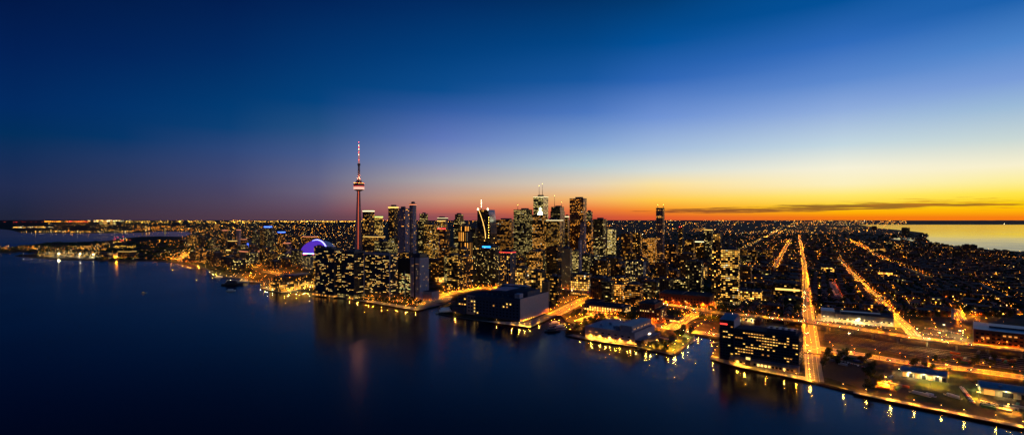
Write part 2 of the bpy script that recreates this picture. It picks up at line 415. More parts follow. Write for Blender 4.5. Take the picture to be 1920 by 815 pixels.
patch('quay_promenade', [(1064,628),(1130,641),(1197,650),(1262,665),(1262,661),(1130,637),(1075,626)], WALK)
patch('quay_promenade', [(1600,736.5),(1700,757.5),(1800,777.5),(1920,802.5),(1920,796),(1700,753),(1600,733)], WALK, .05)
patch('car_park', [(1700,633),(1745,612),(1795,618),(1812,640),(1790,640)], GRAVEL)
patch('depot_yard', [(1528,600),(1535,587),(1680,600),(1695,614)], QUAY)
patch('apron', [(40,480),(120,477),(200,479),(230,486),(120,486)], GRAVEL)
patch('ferry_plaza', [(492,539),(505,544),(530,548),(560,544),(505,536)], WALK)
patch('forecourt', [(1380,600),(1400,597),(1470,608),(1465,617),(1400,610)], QUAY)

# ------------------------------------------------------------------ hills on the horizon
HILL = plain('far_hills', (.022, .022, .028), .95, scale=.0006)
def ridge(name, Y, x0, x1, hmax, base, seed, depth=1500, step=260):
    r = random.Random(seed); m = MB(); n = int((x1-x0)/step); hs = []
    for i in range(n+1):
        t = i/n; h = base+hmax*(.5+.28*math.sin(t*23+seed)+.22*math.sin(t*71+seed*2))
        h *= 1+r.uniform(-.25, .25)
        h *= min(1, t*12, (1-t)*12)
        hs.append(max(.5, h))
    for i in range(n):
        a, b = x0+(x1-x0)*i/n, x0+(x1-x0)*(i+1)/n
        m.face([(a, Y, GZ), (b, Y, GZ), (b, Y+depth/2, GZ+hs[i+1]), (a, Y+depth/2, GZ+hs[i])], HILL)
        m.face([(a, Y+depth/2, GZ+hs[i]), (b, Y+depth/2, GZ+hs[i+1]), (b, Y+depth, GZ), (a, Y+depth, GZ)], HILL)
    return tag(m.build(name), kind='structure')
ridge('hills', 33500, -60000, 85000, 26, 8, 3)
ridge('hills', 24000, -26000, 9000, 16, 2, 5)
ridge('hills', 15600, 10800, 60000, 9, 4, 8, 700)

# ------------------------------------------------------------------ streets
def ribbon(pts, w, z, mat, m=None, lo=None):
    m = m or MB(); L = []
    for i, p in enumerate(pts):
        a = pts[max(0, i-1)]; b = pts[min(len(pts)-1, i+1)]
        d = (b-a).to_2d().normalized(); n = Vector((-d.y, d.x))
        L.append(((p.x+n.x*w/2, p.y+n.y*w/2), (p.x-n.x*w/2, p.y-n.y*w/2)))
    for i in range(len(L)-1):
        (a, b), (c, d) = L[i], L[i+1]
        m.face([(*b, z), (*d, z), (*c, z), (*a, z)], mat)
        if lo is not None:
            m.face([(*b, lo), (*d, lo), (*d, z), (*b, z)], mat); m.face([(*a, z), (*c, z), (*c, lo), (*a, lo)], mat)
            m.face([(*a, lo), (*c, lo), (*d, lo), (*b, lo)], mat)
    return m
def offset(pts, o):
    r = []
    for i, p in enumerate(pts):
        a = pts[max(0, i-1)]; b = pts[min(len(pts)-1, i+1)]
        d = (b-a).to_2d().normalized(); r.append(Vector((p.x-d.y*o, p.y+d.x*o, p.z)))
    return r
def along(pts, step, start=0):
    res = []; d = -start
    for i in range(len(pts)-1):
        a, b = pts[i], pts[i+1]; L = (b-a).length
        if L < 1e-6: continue
        while d+step <= L+1e-9:
            d += step; res.append((a.lerp(b, d/L), (b-a).normalized()))
        d -= L
    return res
# name, pixel trace, width, lamp gap (0 none), lamp colour, lamp height, both sides, words
ROADS = [
 ('avenue', [(1522,661),(1521,650),(1517,615),(1514,590),(1512,560),(1511,542)], 17, 42, 'orange', 9, 1, 'avenue running inland from the glass quayside offices'),
 ('avenue', [(1511,542),(1510,520),(1508,500),(1502,460),(1498,440)], 13, 62, 'orange', 9, 1, 'far stretch of the long avenue'),
 ('street', [(1528,714),(1525,690),(1522.5,664)], 12, 30, 'gold', 7, 0, 'quiet lane beside the glass quayside offices'),
 ('boulevard', [(1104,586),(1160,598),(1225,609),(1290,620),(1350,628),(1430,639),(1500,648),(1560,656),(1640,669),(1700,679),(1800,690),(1920,707),(2050,722)], 20, 30, 'orange', 10, 1, 'harbour boulevard in front of the rail yard'),
 ('street', [(1262,612),(1282,600),(1318,582),(1352,560),(1372,545)], 18, 26, 'orange', 9, 1, 'street passing under the elevated road'),
 ('street', [(1036,590),(1050,584),(1075,571),(1105,556),(1135,541),(1160,530)], 24, 24, 'orange', 9, 1, 'wide street beside the long sugar refinery'),
 ('street', [(1720,634),(1700,612),(1682,596),(1655,568),(1622,536),(1598,512),(1570,484)], 11, 54, 'orange', 9, 1, 'long street running past the floodlit depot'),
 ('street', [(1452,506),(1460,490),(1472,467),(1482,450)], 16, 60, 'orange', 10, 1, 'bright straight avenue beyond the twin gold-topped tower'),
 ('street', [(1383,472),(1405,461),(1425,450),(1445,440),(1466,428)], 16, 70, 'gold', 10, 1, 'curving bright road on the plain'),
 ('street', [(1386,521),(1398,508),(1412,497)], 20, 40, 'orange', 9, 1, 'short street behind the condominium pair'),
 ('street', [(1590,449),(1612,460),(1640,478),(1680,495),(1720,510),(1745,522)], 14, 60, 'orange', 9, 1, 'long diagonal main road'),
 ('street', [(1395,498),(1450,501),(1500,503),(1560,505),(1610,508),(1650,513),(1690,518)], 22, 55, 'gold', 9, 0, 'cross street of shops'),
 ('street', [(1770,514),(1800,518),(1850,519),(1880,518)], 18, 40, 'orange', 9, 0, 'far residential cross street'),
 ('street', [(1240,537),(1262,522),(1285,508),(1320,497)], 20, 30, 'orange', 9, 1, 'tree-lined street behind the brick warehouse'),
 ('street', [(1745,548),(1790,556),(1850,566),(1920,584),(2000,600)], 18, 50, 'orange', 9, 0, 'residential street'),
 ('street', [(1560,528),(1567,545),(1575,560)], 9, 34, 'red', 8, 0, 'short street with reddish lamps'),
 ('street', [(497,508),(515,512),(540,517)], 24, 26, 'orange', 9, 1, 'lakeshore street by the terminal'),
 ('street', [(430,503),(450,501),(485,500)], 22, 22, 'orange', 8, 1, 'street at the foot of the wide pink block'),
 ('street', [(330,487),(345,480),(352,474)], 20, 26, 'orange', 8, 1, 'street by the western park'),
 ('street', [(790,563),(815,556),(850,548),(900,540),(960,538),(1020,545)], 24, 22, 'orange', 9, 1, 'quayside street behind the refinery'),
 ('street', [(640,553),(690,557),(740,562),(790,568)], 16, 24, 'orange', 8, 1, 'street in front of the waterfront condominiums'),
 ('street', [(1160,552),(1200,560),(1250,572)], 16, 26, 'orange', 8, 1, 'street by the midrise offices'),
 ('street', [(1085,602),(1110,593),(1160,582),(1215,568)], 16, 26, 'orange', 8, 1, 'market street'),
 ('street', [(1600,545),(1680,560),(1790,580),(1800,600)], 16, 30, 'orange', 8, 0, 'street behind the depot'),
 ('street', [(1830,530),(1860,545),(1900,560)], 16, 60, 'orange', 8, 0, 'eastern residential street'),
]
ROADW = []
for nm, tr, wd, gap, colr, lh, both, words in ROADS:
    pts = [G(x, y) for x, y in tr]
    ROADW.append((pts, wd))
    i = len(ROADW)
    tag(ribbon(pts, wd, GZ+.08+.004*i, ASPH).build(nm), kind='structure')
    if pts[0].y < 2600:
        m = MB()
        for s in (1, -1): ribbon(offset(pts, s*(wd/2+2.2)), 4, GZ+.22+.003*i, WALK, m, GZ-.2)
        tag(m.build('pavement'), kind='structure')
        m = MB()
        for p, d in along(pts, 9):
            if p.y < 1700:
                q = [p-d*2, p+d*2]; ribbon(q, .35, GZ+.2+.004*i, PAINT, m)
        for s in (1, -1): ribbon(offset(pts, s*(wd/2-.8)), .25, GZ+.2+.004*i, PAINT, m)
        tag(m.build('road_marking'), kind='structure')

# railway tracks through the yard
RL = plain('rail_steel', (.20, .19, .18), .35, .8); SLP = plain('sleeper_wood', (.05, .04, .03), .9)
for k in range(7):
    f = k/6; tr = [G(1546, 622+14*f), G(1640, 638+14*f), G(1760, 655+18*f), G(1920, 672+22*f), G(2060, 690+26*f)]
    m = MB(); ribbon(tr, 2.6, GZ+.06+.001*k, SLP, m)
    for s in (-.72, .72): ribbon(offset(tr, s), .16, GZ+.30, RL, m, GZ+.1)
    tag(m.build('railway_track'), kind='structure')
# elevated expressway: deck, parapets, bents
EZ = 13.0
ETR = [(1040,539),(1060,542),(1108,549),(1235,568),(1345,586),(1430,594),(1520,604),(1600,615.5),(1700,631),(1800,643),(1920,657),(2060,673)]
epts = [G(x, y, EZ) for x, y in ETR]
ex = empty('elevated_expressway', epts[4].copy())
tag(ex, 'long elevated concrete expressway crossing the district behind the glass quayside offices', 'expressway')
off = -epts[4]
ep = [p+off for p in epts]
ribbon(ep, 25, 0, ASPH, None, -1.6).build('deck', ex)
for s in (1, -1):
    ribbon(offset(ep, s*12.2), .5, 1.1, CONC, None, -.3).build('parapet', ex)
m = MB()
ribbon(ep, .6, .8, CONC, m, .01).build('median_barrier', ex)
m = MB()
for o_ in (-7.6, -4.1, 4.1, 7.6): ribbon(offset(ep, o_), .18, .012, PAINT, m)
m.build('lane_marking', ex)
k = 0
for p, d in along(ep, 36):
    n = Vector((-d.y, d.x, 0)); m = MB()
    m.bar(p-n*11+Vector((0, 0, -2.5)), p+n*11+Vector((0, 0, -2.5)), 1.7, CONC)
    for s in (-8, 8): m.bar(p+n*s+Vector((0, 0, -2.5)), p+n*s+Vector((0, 0, GZ-EZ)), 1.5, CONC)
    if k < 100: m.build('pier', ex)
    k += 1
ROADS.append(('elevated', ETR, 25, 22, 'orange', 9, 1, 'elevated expressway')); ROADW.append((epts, 25))

# ------------------------------------------------------------------ lamps
DT = []
def onland(x, y):
    c = False; n = len(poly); j = n-1
    for i in range(n):
        xi, yi = poly[i].x, poly[i].y; xj, yj = poly[j].x, poly[j].y
        if (yi > y) != (yj > y) and x < (xj-xi)*(y-yi)/(yj-yi)+xi: c = not c
        j = i
    return c
def lamp_parts(h, colr, rad=.5, arm=1.6):
    p = MB().cone((0, 0), .16, .09, 0, h, METAL, 6); p.bar((0, 0, h-.1), (arm, 0, h+.25), .14, METAL)
    hd = MB().lamp((arm, 0, h-.05), colr, rad)
    return p.mesh('pole'), hd.mesh('lamp_head')
LM = {}
lamps = []       # (pos, rz, h, colour, words, group)
def put_lamp(p, rz, h, colr, words, group, z=None): lamps.append((Vector((p.x, p.y, p.z)), rz, h, colr, words, group))
for (nm, tr, wd, gap, colr, lh, both, words), (pts, _) in zip(ROADS, ROADW):
    if not gap: continue
    for s in ((1, -1) if both else (1,)):
        oo = offset(pts, s*(wd/2-1.2 if nm == 'elevated' else wd/2+1.2))
        for p, d in along(oo, gap, gap*rnd.random()):
            rz = math.atan2(-s*d.x, s*d.y) + math.pi if False else math.atan2(d.y, d.x)-s*math.pi/2
            pz = p.copy(); pz.z = EZ if nm == 'elevated' else GZ+.2
            pz += d*rnd.uniform(-3, 3)
            put_lamp(pz, rz, lh, colr, ('orange' if colr == 'orange' else 'reddish' if colr == 'red' else 'golden')+' street lamp along the '+words, 'lamps along the '+words)
# quay lamps, read off the promenade edges
QL = [('pale quay lamp on the promenade before the eastern yards', 'gold', [(1517,713),(1580,728),(1627,738),(1667,748),(1711,757),(1763,767),(1811,777),(1869,788),(1918,798)]),
      ('pale quay lamp on the promenade of the glass quayside offices', 'gold', [(1336,668),(1341,662),(1347,655),(1380,683),(1398,688),(1434,695),(1470,702),(1495,707)]),
      ('pale quay lamp around the low market hall pier', 'gold', [(1089,630),(1111,635),(1134,640),(1155,644),(1178,648),(1192,650),(1209,652),(1221,655),(1264,662),(1280,650),(1292,640)]),
      ('quay lamp on the little garden pier', 'gold', [(1063,602),(1078,606),(1092,607),(1070,596),(1082,590)]),
      ('quay lamp before the sugar refinery', 'gold', [(930,604),(960,608),(975,609),(985,611),(994,611),(1012,603),(852,590)]),
      ('quay lamp before the waterfront condominiums', 'gold', [(656,560),(670,562),(682,564),(692,565),(699,567),(717,570),(727,571),(744,574),(762,577),(779,580)]),
      ('white quay lamp beside the long lit terminal', 'white', [(489,538),(500,542),(511,545),(540,547),(557,545),(570,544),(580,546),(496,534),(505,531),(520,530)]),
      ('lamp along the marina breakwater', 'white', [(386,501),(392,506),(399,510),(406,513),(413,516),(425,519),(433,520),(442,521),(447,514)]),
      ('lamp on the western harbour wall', 'orange', [(314,489),(322,490),(328,491),(334,492.5),(341,493),(348,494),(356,495),(363,496),(370,496.5),(366,495)]),
      ('white mast lamp on the airport spit', 'white', [(44,479.5),(58,480),(84,480),(98,481),(118,484),(112,478),(130,476),(99,474)]),
      ]
for words, colr, L in QL:
    for x, y in L:
        p = G(x, y); put_lamp(p, rnd.uniform(0, 6.28), 5.5 if 'mast' not in words else 14, colr, words, words+'s')
lamps.sort(key=lambda l: math.hypot(l[0].x, l[0].y))
stuffL = MB(); nL = 0
for i, (p, rz, h, colr, words, group) in enumerate(lamps):
    hh = h
    if i < 300:
        k = (h, colr, rnd.choice((.34, .45, .45, .6)))
        if k not in LM: LM[k] = lamp_parts(*k)
        pole, head = LM[k]
        e = empty('street_lamp', p, rz)
        tag(e, words, 'street lamp', group)
        link(pole, 'pole', e); link(head, 'lamp_head', e)
    else:
        c = (p.x, p.y, p.z+h)
        stuffL.cone((p.x, p.y), .15, .12, p.z, p.z+h, METAL, 4, False); s = max(1, p.y/2600)
        stuffL.lamp(c, colr, .5*s**.35); nL += 1
for iu in range(-40, 60):
    for iv in range(-10, 120):
        a_ = math.radians(32); u = iu*95.0+rnd.uniform(-6, 6); v = 600+iv*42.0
        x, y = u*math.cos(a_)+v*math.sin(a_), -u*math.sin(a_)+v*math.cos(a_)
        if y < 1150 or y > 3600: continue
        px = 960+F*x/y; py = YC+F*(H-GZ)/y
        if not (340 < px < 1395) or py < 468 or rnd.random() < .3: continue
        DT.append((x, y, rnd.choice(['orange', 'orange', 'gold', 'gold'])))
for iu in range(-30, 70):
    for iv in range(0, 90):
        a_ = math.radians(31); u = iu*92.0+rnd.uniform(-3, 3); v = 700+iv*58.0
        x, y = u*math.cos(a_)+v*math.sin(a_), -u*math.sin(a_)+v*math.cos(a_)
        if y < 1080 or y > 4300: continue
        px = 960+F*x/y; py = YC+F*(H-GZ)/y
        if not (1395 < px < 1960) or rnd.random() < .60: continue
        DT.append((x, y, rnd.choice(['orange', 'orange', 'orange', 'gold'])))
for iu in range(-20, 40):
    for iv in range(0, 30):
        a_ = math.radians(33); u = iu*46.0+rnd.uniform(-5, 5); v = 560+iv*40.0
        x, y = u*math.cos(a_)+v*math.sin(a_), -u*math.sin(a_)+v*math.cos(a_)
        if y < 790 or y > 1280: continue
        px = 960+F*x/y; py = YC+F*(H-GZ)/y
        if not (1035 < px < 1345 or 1535 < px < 1900) or (px > 1500 and y < 900) or (1090 < px < 1235 and 600 < py) or rnd.random() < .5: continue
        DT.append((x, y, rnd.choice(['orange', 'orange', 'gold'])))
for x, y, cl_ in DT:
    if not onland(x, y): continue
    stuffL.cone((x, y), .15, .12, GZ, GZ+9, METAL, 4, False); stuffL.lamp((x, y, GZ+9), cl_, .6); nL += 1
tag(stuffL.build('distant_street_lamps'), 'countless small orange lamps of the streets beyond the harbour', 'street lights', kind='stuff')
print('lamps', len(lamps), nL)
# ------------------------------------------------------------------ buildings
CR = {'gold': glow('crown_gold', (1, .58, .12), 1.8), 'pale': glow('crown_pale', (1, .80, .40), 2), 'green': glow('crown_green', (.75, .85, .22), 1.4),
      'red': glow('crown_red', (1, .05, .03), 2.0), 'salmon': glow('crown_salmon', (1, .30, .11), 1.2), 'blue': glow('crown_blue', (.06, .16, 1), 4),
      'cyan': glow('sign_cyan', (.02, .3, 1), 3), 'dim': glow('crown_dim', (1, .6, .2), 1.2), 'blueside': glow('facade_blue_light', (.05, .12, .8), 2.2)}
def fit(px0, px1, Y, r, rot):
    cx = (px0+px1)/2; w = (px1-px0)*Y/F/1.2; X = (cx-960)/F*Y
    a = -math.radians(rot); c, s = math.cos(a), math.sin(a)
    yc = Y
    for _ in range(30):
        d = w*r
        co_ = [(X+sx*w/2*c-sy*d/2*s, yc+sx*w/2*s+sy*d/2*c) for sx in (-1, 1) for sy in (-1, 1)]
        near = min(q[1] for q in co_); yc += Y-near
        co_ = [(q[0], q[1]+Y-near) for q in co_]
        ps = [960+F*q[0]/q[1] for q in co_]
        e0, e1 = min(ps), max(ps)
        w *= (px1-px0)/(e1-e0); X += ((px0+px1)-(e0+e1))/2*Y/F
    return X, yc, w, w*r, a
FOOT = []     # occupied footprints (x, y, radius)
def rect(w, d, k=0.0):
    w, d = w/2, d/2
    if not k: return [(-w, -d), (w, -d), (w, d), (-w, d)]
    k = min(w, d)*k; P = []
    for cx, cy, a0 in ((w-k, -d+k, -90), (w-k, d-k, 0), (-w+k, d-k, 90), (-w+k, -d+k, 180)):
        for j in range(5): t = math.radians(a0+22.5*j); P.append((cx+k*math.cos(t), cy+k*math.sin(t)))
    return P
def fins(m, w, d, h, n, mat, t=.7):
    for i in range(n+1):
        x = -w/2+w*i/n
        m.box(x-t/2, x+t/2, -d/2-t, -d/2-.02, 0, h, mat)
    for i in range(n+1):
        y = -d/2+d*i/n
        m.box(w/2+.02, w/2+t, y-t/2, y+t/2, 0, h, mat)
def B(name, cat, label, px0, px1, yt, Y, sty='condo', r=.8, rot=32, round_=0, pent=1, crown=None, tiers=(), ant=(), podium=None,
      group=None, finn=0, slant=None, ledge=True, sign=None, redl=0, edge=None):
    Y = yd(Y); X, yc, w, d, a = fit(px0, px1, Y, r, rot)
    h = ZT(yt, Y)-GZ
    root = empty(name, (X, yc, GZ), a); tag(root, label, cat, group)
    root.rotation_euler = (0, 0, a)
    FOOT.append((X, yc, math.hypot(w, d)/2))
    fm = facade(sty)
    ph = 0
    if podium:
        ph, k, ps = podium
        m = MB().prism(rect(w*k, d*k), 0, ph, facade(ps), ROOF); m.build('podium', root)
    tops = list(tiers) or [(1.0, 1.0)]            # (share of height reached, share of width)
    z0 = 0; m = MB()
    for i, (fh_, k) in enumerate(tops):
        z1 = h*fh_
        zt = z1
        if slant and i == len(tops)-1:
            sx, drop = slant; zt = (lambda x, y, z1=z1, sx=sx, drop=drop, w=w: z1-drop*(.5+sx*x/w))
        m.prism(rect(w*k, d*k, round_), z0, zt, fm, ROOF)
        z0 = z1
    m.build('wall', root)
    k = tops[-1][1]; w2, d2 = w*k, d*k
    if finn:
        m = MB(); fins(m, w, d, h*tops[0][0], finn, plain('pale_fin', (.34, .32, .34), .6)); m.build('mullion', root)
    if edge:
        m = MB(); em = CR[edge]
        for x, y in ((-w/2, -d/2), (w/2, -d/2)): m.box(x-.6, x+.6, y-.7, y+.4, 2, h-1, em)
        m.build('edge_light', root)
    if ledge and not slant:
        m = MB(); P = rect(w2+.8, d2+.8, round_); Q = rect(w2-.6, d2-.6, round_)
        pm = plain('parapet', (.07, .065, .07), .8)
        m.prism(P, h-.6, h+1.2, pm)
        n = len(P)
        for i in range(n):
            a1, b1, a2, b2 = P[i], P[(i+1) % n], Q[i], Q[(i+1) % n]
            m.face([(*a1, h+1.2), (*b1, h+1.2), (*b2, h+1.2), (*a2, h+1.2)], pm)
            m.face([(*b2, h+1.2), (*b2, h+.02), (*a2, h+.02), (*a2, h+1.2)], pm)
        m.build('parapet', root)
    if pent:
        r_ = random.Random(int(px0*7+yt)); pw, pd = w2*r_.uniform(.35, .6), d2*r_.uniform(.35, .6)
        pz = min(7, 3+h*.03)
        ox, oy = w2*r_.uniform(-.12, .12), d2*r_.uniform(-.1, .15)
        pmt = plain('penthouse_panel', (.11, .10, .11), .7)
        q = MB().box(ox-pw/2, ox+pw/2, oy-pd/2, oy+pd/2, h+.02, h+pz, pmt, ROOF, False).build('penthouse', root)
        if Y < 1750:
            v = MB()
            for j in range(3): v.cone((ox-pw/3+j*pw/3, oy), 1.1, 1.1, h+pz+.01, h+pz+1.2, METAL, 8)
            v.build('vent', q)
    if crown:
        cc, ch = crown
        m = MB(); m.prism(rect(w2+1.0, d2+1.0, round_), h-ch-1, h-1, CR[cc]); m.build('crown_light', root)
    for (ax, ay) in ant:
        zt = ZT(ay, yc)-GZ; Xw = (ax-960)/F*yc-X
        lx = Xw/max(.2, math.cos(a)); lx = max(-w2*.45, min(w2*.45, lx))
        m = MB().cone((lx, 0), 1.5, .9, h+.02, h+(zt-h)*.5, METAL, 6).cone((lx, 0), .8, .45, h+(zt-h)*.5, zt, plain('mast_paint', (.5, .4, .35), .5), 6)
        mast = m.build('antenna', root)
        MB().octa((lx, 0, zt), 1.2, GLB['gold'] if False else FAR['gold']).build('beacon', mast)
    if redl:
        for j in range(redl):
            x = -w2/2+w2*(j+.5)/redl
            MB().octa((x, -d2/2, h+2), 1.6, FAR['red']).build('beacon', root)
    if sign:
        sc_, zf, ww, hh = sign
        MB().box(-w*ww/2, w*ww/2, -d/2-.9, -d/2-.05, h*zf, h*zf+hh, facade(sc_) if sc_ in STY else CR[sc_]).build('sign', root)  # glowing panel also stands in for lit floors and a blue-lit face
    return root, w, d, h
T = B
# ---- western lakeside cluster, seen over the stadium side
T('condo_tower','tower','low pale-lit tower standing alone near the western park, its left edge glowing',393,404,448,3500,'condo_dense',crown=None,podium=(14,1.6,'brown'))
T('condo_tower','tower','slim tower speckled with warm windows left of the plain grey slab tower',416,426,431,3800,'condo_far',crown=('salmon',4))
T('slab_tower','tower','plain grey slab tower with a pinkish roof line among the western condominiums',443,452,430,3700,'pale',r=.5,crown=('salmon',4))
T('office_block','building','dark block with a thin gold roof line below the plain grey slab tower',427,445,451,3400,'dark',crown=('gold',3))
T('office_block','building','dark block with a salmon roof line beside the small blue-lit facade',451,463,448,3350,'dark',crown=('salmon',3))
T('office_block','building','narrow block whose face is lit solid blue',463,471,450,3200,'blue',edge=None,sign=('blueside',.35,.9,24))
T('condo_tower','tower','tall condominium left of the pair with the blue signs, thick with warm windows',472,488,434,3300,'condo_far')
T('condo_tower','tower','second speckled condominium left of the first blue sign',487,497,430,3400,'condo_dense')
T('condo_tower','tower','tallest western condominium, a bright blue sign across its top',495,510,424,3100,'condo_far',crown=('blue',6))
T('condo_tower','tower','slim condominium with a golden face right of the first blue sign tower',507,514,428,2950,'condo_dense',edge=None)
T('condo_tower','tower','condominium with a blue band of light at its shoulder, right of the tallest western one',521,535,434,2950,'condo_far',crown=('blue',5))
T('condo_tower','tower','stepped condominium with pinkish roof lights in front of the blue-banded one',528,548,455,2500,'condo_dense',tiers=((.8,1),(1,.7)),crown=('salmon',3))
T('condo_tower','tower','condominium with a gold line down one edge, left of the stadium dome',548,560,441,2900,'condo_far')
T('condo_tower','tower','broad condominium with salmon roof lights seen just above the stadium dome',567,595,443,3500,'condo_dense',crown=('salmon',4),r=.5)
T('apartment_block','building','warm lit block with a glowing yellow roof edge near the western shore',424,446,468,2800,'condo_dense',crown=('gold',4),r=.6)
T('apartment_block','building','wide pink-brown slab washed by street light at its foot, reddish roof line',448,488,471,2420,'tan',r=.45,crown=('salmon',3),podium=(10,1.08,'arcade'))
T('condo_tower','tower','dark speckled condominium right of the wide pink-brown slab',487,506,464,2400,'condo_far')
T('condo_tower','tower','shorter condominium filling the gap before the stepped pinkish one',506,526,478,2300,'condo_far')
T('apartment_block','building','plain brown windowless-looking block behind the lit terminal',526,545,484,2150,'brown')
T('condo_tower','tower','greenish condominium thick with small windows left below the stadium',546,568,470,2250,'condo_dense')
T('condo_tower','tower','condominium with columns of warm windows directly below the stadium dome',567,593,479,2050,'condo_dense',r=.6,finn=8)
T('apartment_block','building','gold-lit stepped apartment block by the western park, left end of the cluster',352,372,441,3800,'condo_dense',tiers=((.7,1),(1,.6)))
T('apartment_block','building','pale greenish apartment block right of the gold-lit stepped one',373,385,444,3700,'condo_far')
T('apartment_block','building','dark gable-ended block left of the gold-lit stepped one',338,352,450,3900,'dark')
T('condo_tower','tower','low condominium seen between the greenish one and the stadium',556,570,458,2700,'condo_far')
# ---- by the tower
T('condo_tower','tower','glass tower with a brilliant white-gold crown just right of the needle tower',680,702,394,2250,'condo_far',crown=('pale',5),edge=None,pent=0)
T('condo_tower','tower','shorter glass tower with a greenish crown beside the white-gold crowned one',701,718,405,2330,'office_green',crown=('green',5),pent=0)
T('convention_centre','building','broad dark convention building with a thin gold roof line at the needle tower foot',681,722,443,2120,'office_dim',r=.6,crown=('gold',2))
T('office_block','building','dark office block with two bright bands of windows behind the portal-framed slab',702,730,452,1850,'office_dim',r=.6)
T('office_block','building','small office block with solid gold top floors before the large pale tower',728,746,446,1800,'office_gold',r=.6)
T('condo_tower','tower','slender tower with gold crown and side lights left of the large pale tower',728,747,387,2000,'condo_dense',crown=('gold',5))
T('condo_tower','tower','large pale lavender tower, its right shaft higher and ringed by a pink crown light',766,782,382,1720,'pale_blue',r=1,round_=.6,crown=('salmon',3))
T('condo_tower','tower','lower left shaft of pale lavender glass joined beside the pink-crowned shaft',746,768,391,1700,'pale_blue',r=.6)
# ---- waterfront condominiums (front windows are built one by one)
T('office_tower','tower','dark office tower with scattered lit floors right of the large pale tower',784,805,401,2350,'office_dim',r=.9,tiers=((.85,1),(1,.75)))
T('office_tower','tower','shorter dark office slab with gold window rows in front of it',795,818,421,2150,'office',r=.6)
T('hotel_tower','tower','broad old hotel in gold floodlight with a stepped roof and bright right corner',812,842,413,2300,'office_gold',tiers=((.75,1),(.9,.75),(1,.5)),crown=('gold',3))
T('office_tower','tower','blue-topped office tower seen over the gold floodlit hotel',820,840,408,2700,'blue',crown=('pale',2))
T('office_tower','tower','dark rounded tower ringed by red lights, full bright floors over a glowing base',820,846,430,1640,'office_dim',round_=.9,redl=6,podium=(16,1.25,'glasshall'))
T('condo_tower','tower','grey glass tower with pale lit floors joined behind the red-ringed tower',843,858,463,1620,'office_green',r=1.2,podium=(14,1.1,'glasshall'))
T('office_tower','tower','brown office tower with scattered lit floors behind the dark one with vertical light lines',851,871,402,2350,'office_dim',tiers=((.9,1),(1,.8)))
T('condo_tower','tower','black tower drawn with vertical lines of light left of the sail-roofed tower',859,886,424,1800,'stripes',r=.8,crown=None,tiers=((.88,1),(1,.7)))
T('condo_tower','tower','lower dark tower with gold floors halfway down, in front of the line-lit one',858,882,467,1600,'office_dim',round_=.3)
T('condo_tower','tower','slim lit slab between the line-lit tower and the sail-roofed tower',882,896,428,2000,'condo_far')
T('condo_tower','tower','wide grey-glass condominium with a bright blue sign on its left shoulder',897,937,462,1560,'condo',r=.45,sign=('cyan',.965,.5,5))
T('condo_tower','tower','dark condominium with red roof lights right of the blue-sign condominium',936,967,472,1480,'condo',r=.7,crown=('red',2),finn=6)
T('office_tower','tower','dark office block with yellow rows left of the spike-topped tower',930,966,412,2200,'office',r=.7)
T('office_tower','tower','large black office tower with yellow rows and a small pointed spike on its roof',963,998,393,2150,'office',r=.8,ant=((971,384),))
T('office_tower','tower','tallest white bank tower with two long masts on its roof',1000,1028,368,2150,'office_green',r=.9,ant=((1011,348),(1017,345)),crown=('pale',2))
T('office_tower','tower','green-tinted office tower carrying a bright beacon ornament on its roof',998,1026,403,1980,'office_green',r=.6)
T('office_tower','tower','bright yellow-lit broad office block with a lit top edge right of the beacon ornament tower',1024,1056,412,1950,'office_gold',r=.5,crown=('pale',2))
T('office_tower','tower','brown twin-faced tower with thin masts behind the bright yellow block',1032,1059,388,2250,'office_dim',r=.9,ant=((1040,367),(1057,379)),tiers=((.93,1),(1,.9)))
T('office_tower','tower','reddish-black tall slab tower with a red sign at its upper left corner',1068,1100,372,2020,'redstone',r=.55)
T('condo_tower','tower','pale gold tower peeking out right of the reddish-black slab tower',1099,1111,397,2150,'condo_dense')
T('condo_tower','tower','pale stone tower with small windows, left of a pair below the reddish-black slab',1088,1099,418,1930,'pale',r=.8)
T('condo_tower','tower','pale gold-lit tower, right of a pair below the reddish-black slab',1098,1112,415,1950,'condo_dense',r=.8)
T('office_tower','tower','black office tower banded with three bright white floors near the orange sky',1112,1137,411,2100,'office_dim',crown=None,sign=('pale',.62,.9,4))
T('office_block','building','yellow-windowed office block right of the white-banded black tower',1139,1155,430,2300,'office_gold')
T('office_tower','tower','narrow dark tower with a lit edge left of the reddish-black slab',1058,1067,405,2300,'office_dim',crown=('pale',3))
# ---- behind the market
T('condo_tower','tower','dark glass tower with a slanted blue roof behind the tan concrete tower',1024,1053,456,1560,'office_dim',r=.7,slant=(-.6,16),pent=0)
T('office_tower','tower','tan concrete slab tower with a fine grid of windows beside a bright yellow office',1053,1073,466,1450,'tan',r=.5,crown=None,edge=None)
T('office_tower','tower','bright yellow-lit office tower close right of the tan concrete slab',1072,1085,471,1480,'office_gold',r=.5)
T('condo_tower','tower','very thin pale slab tower on the right of the bright yellow office',1084,1091,450,1560,'pale',r=2.2)
T('office_block','building','glass-fronted hall glowing yellow behind the sugar refinery',992,1023,508,1400,'glasshall',r=.6)
T('office_block','building','brightly lit low office with large panes left of the glowing glass hall',966,992,502,1480,'arcade',r=.6)
T('office_block','building','black block with lit floors over the glowing glass hall',996,1022,470,1650,'office_dim',r=.6)
T('concert_hall','building','long arcaded hall lit gold along its whole front above the wide avenue',1070,1110,515,1360,'arcade',r=.5,pent=1)
T('office_block','building','dark office block behind the refinery gate with a blue-grey roof',1031,1052,518,1230,'office_dim',r=.8)
T('apartment_block','building','tan-lit small block tucked left of the dark office behind the refinery',1016,1032,528,1260,'tan',r=.8)
T('office_block','building','dark office block with a skylight roof right of the gold arcaded hall',1107,1148,522,1260,'brown',r=.8)
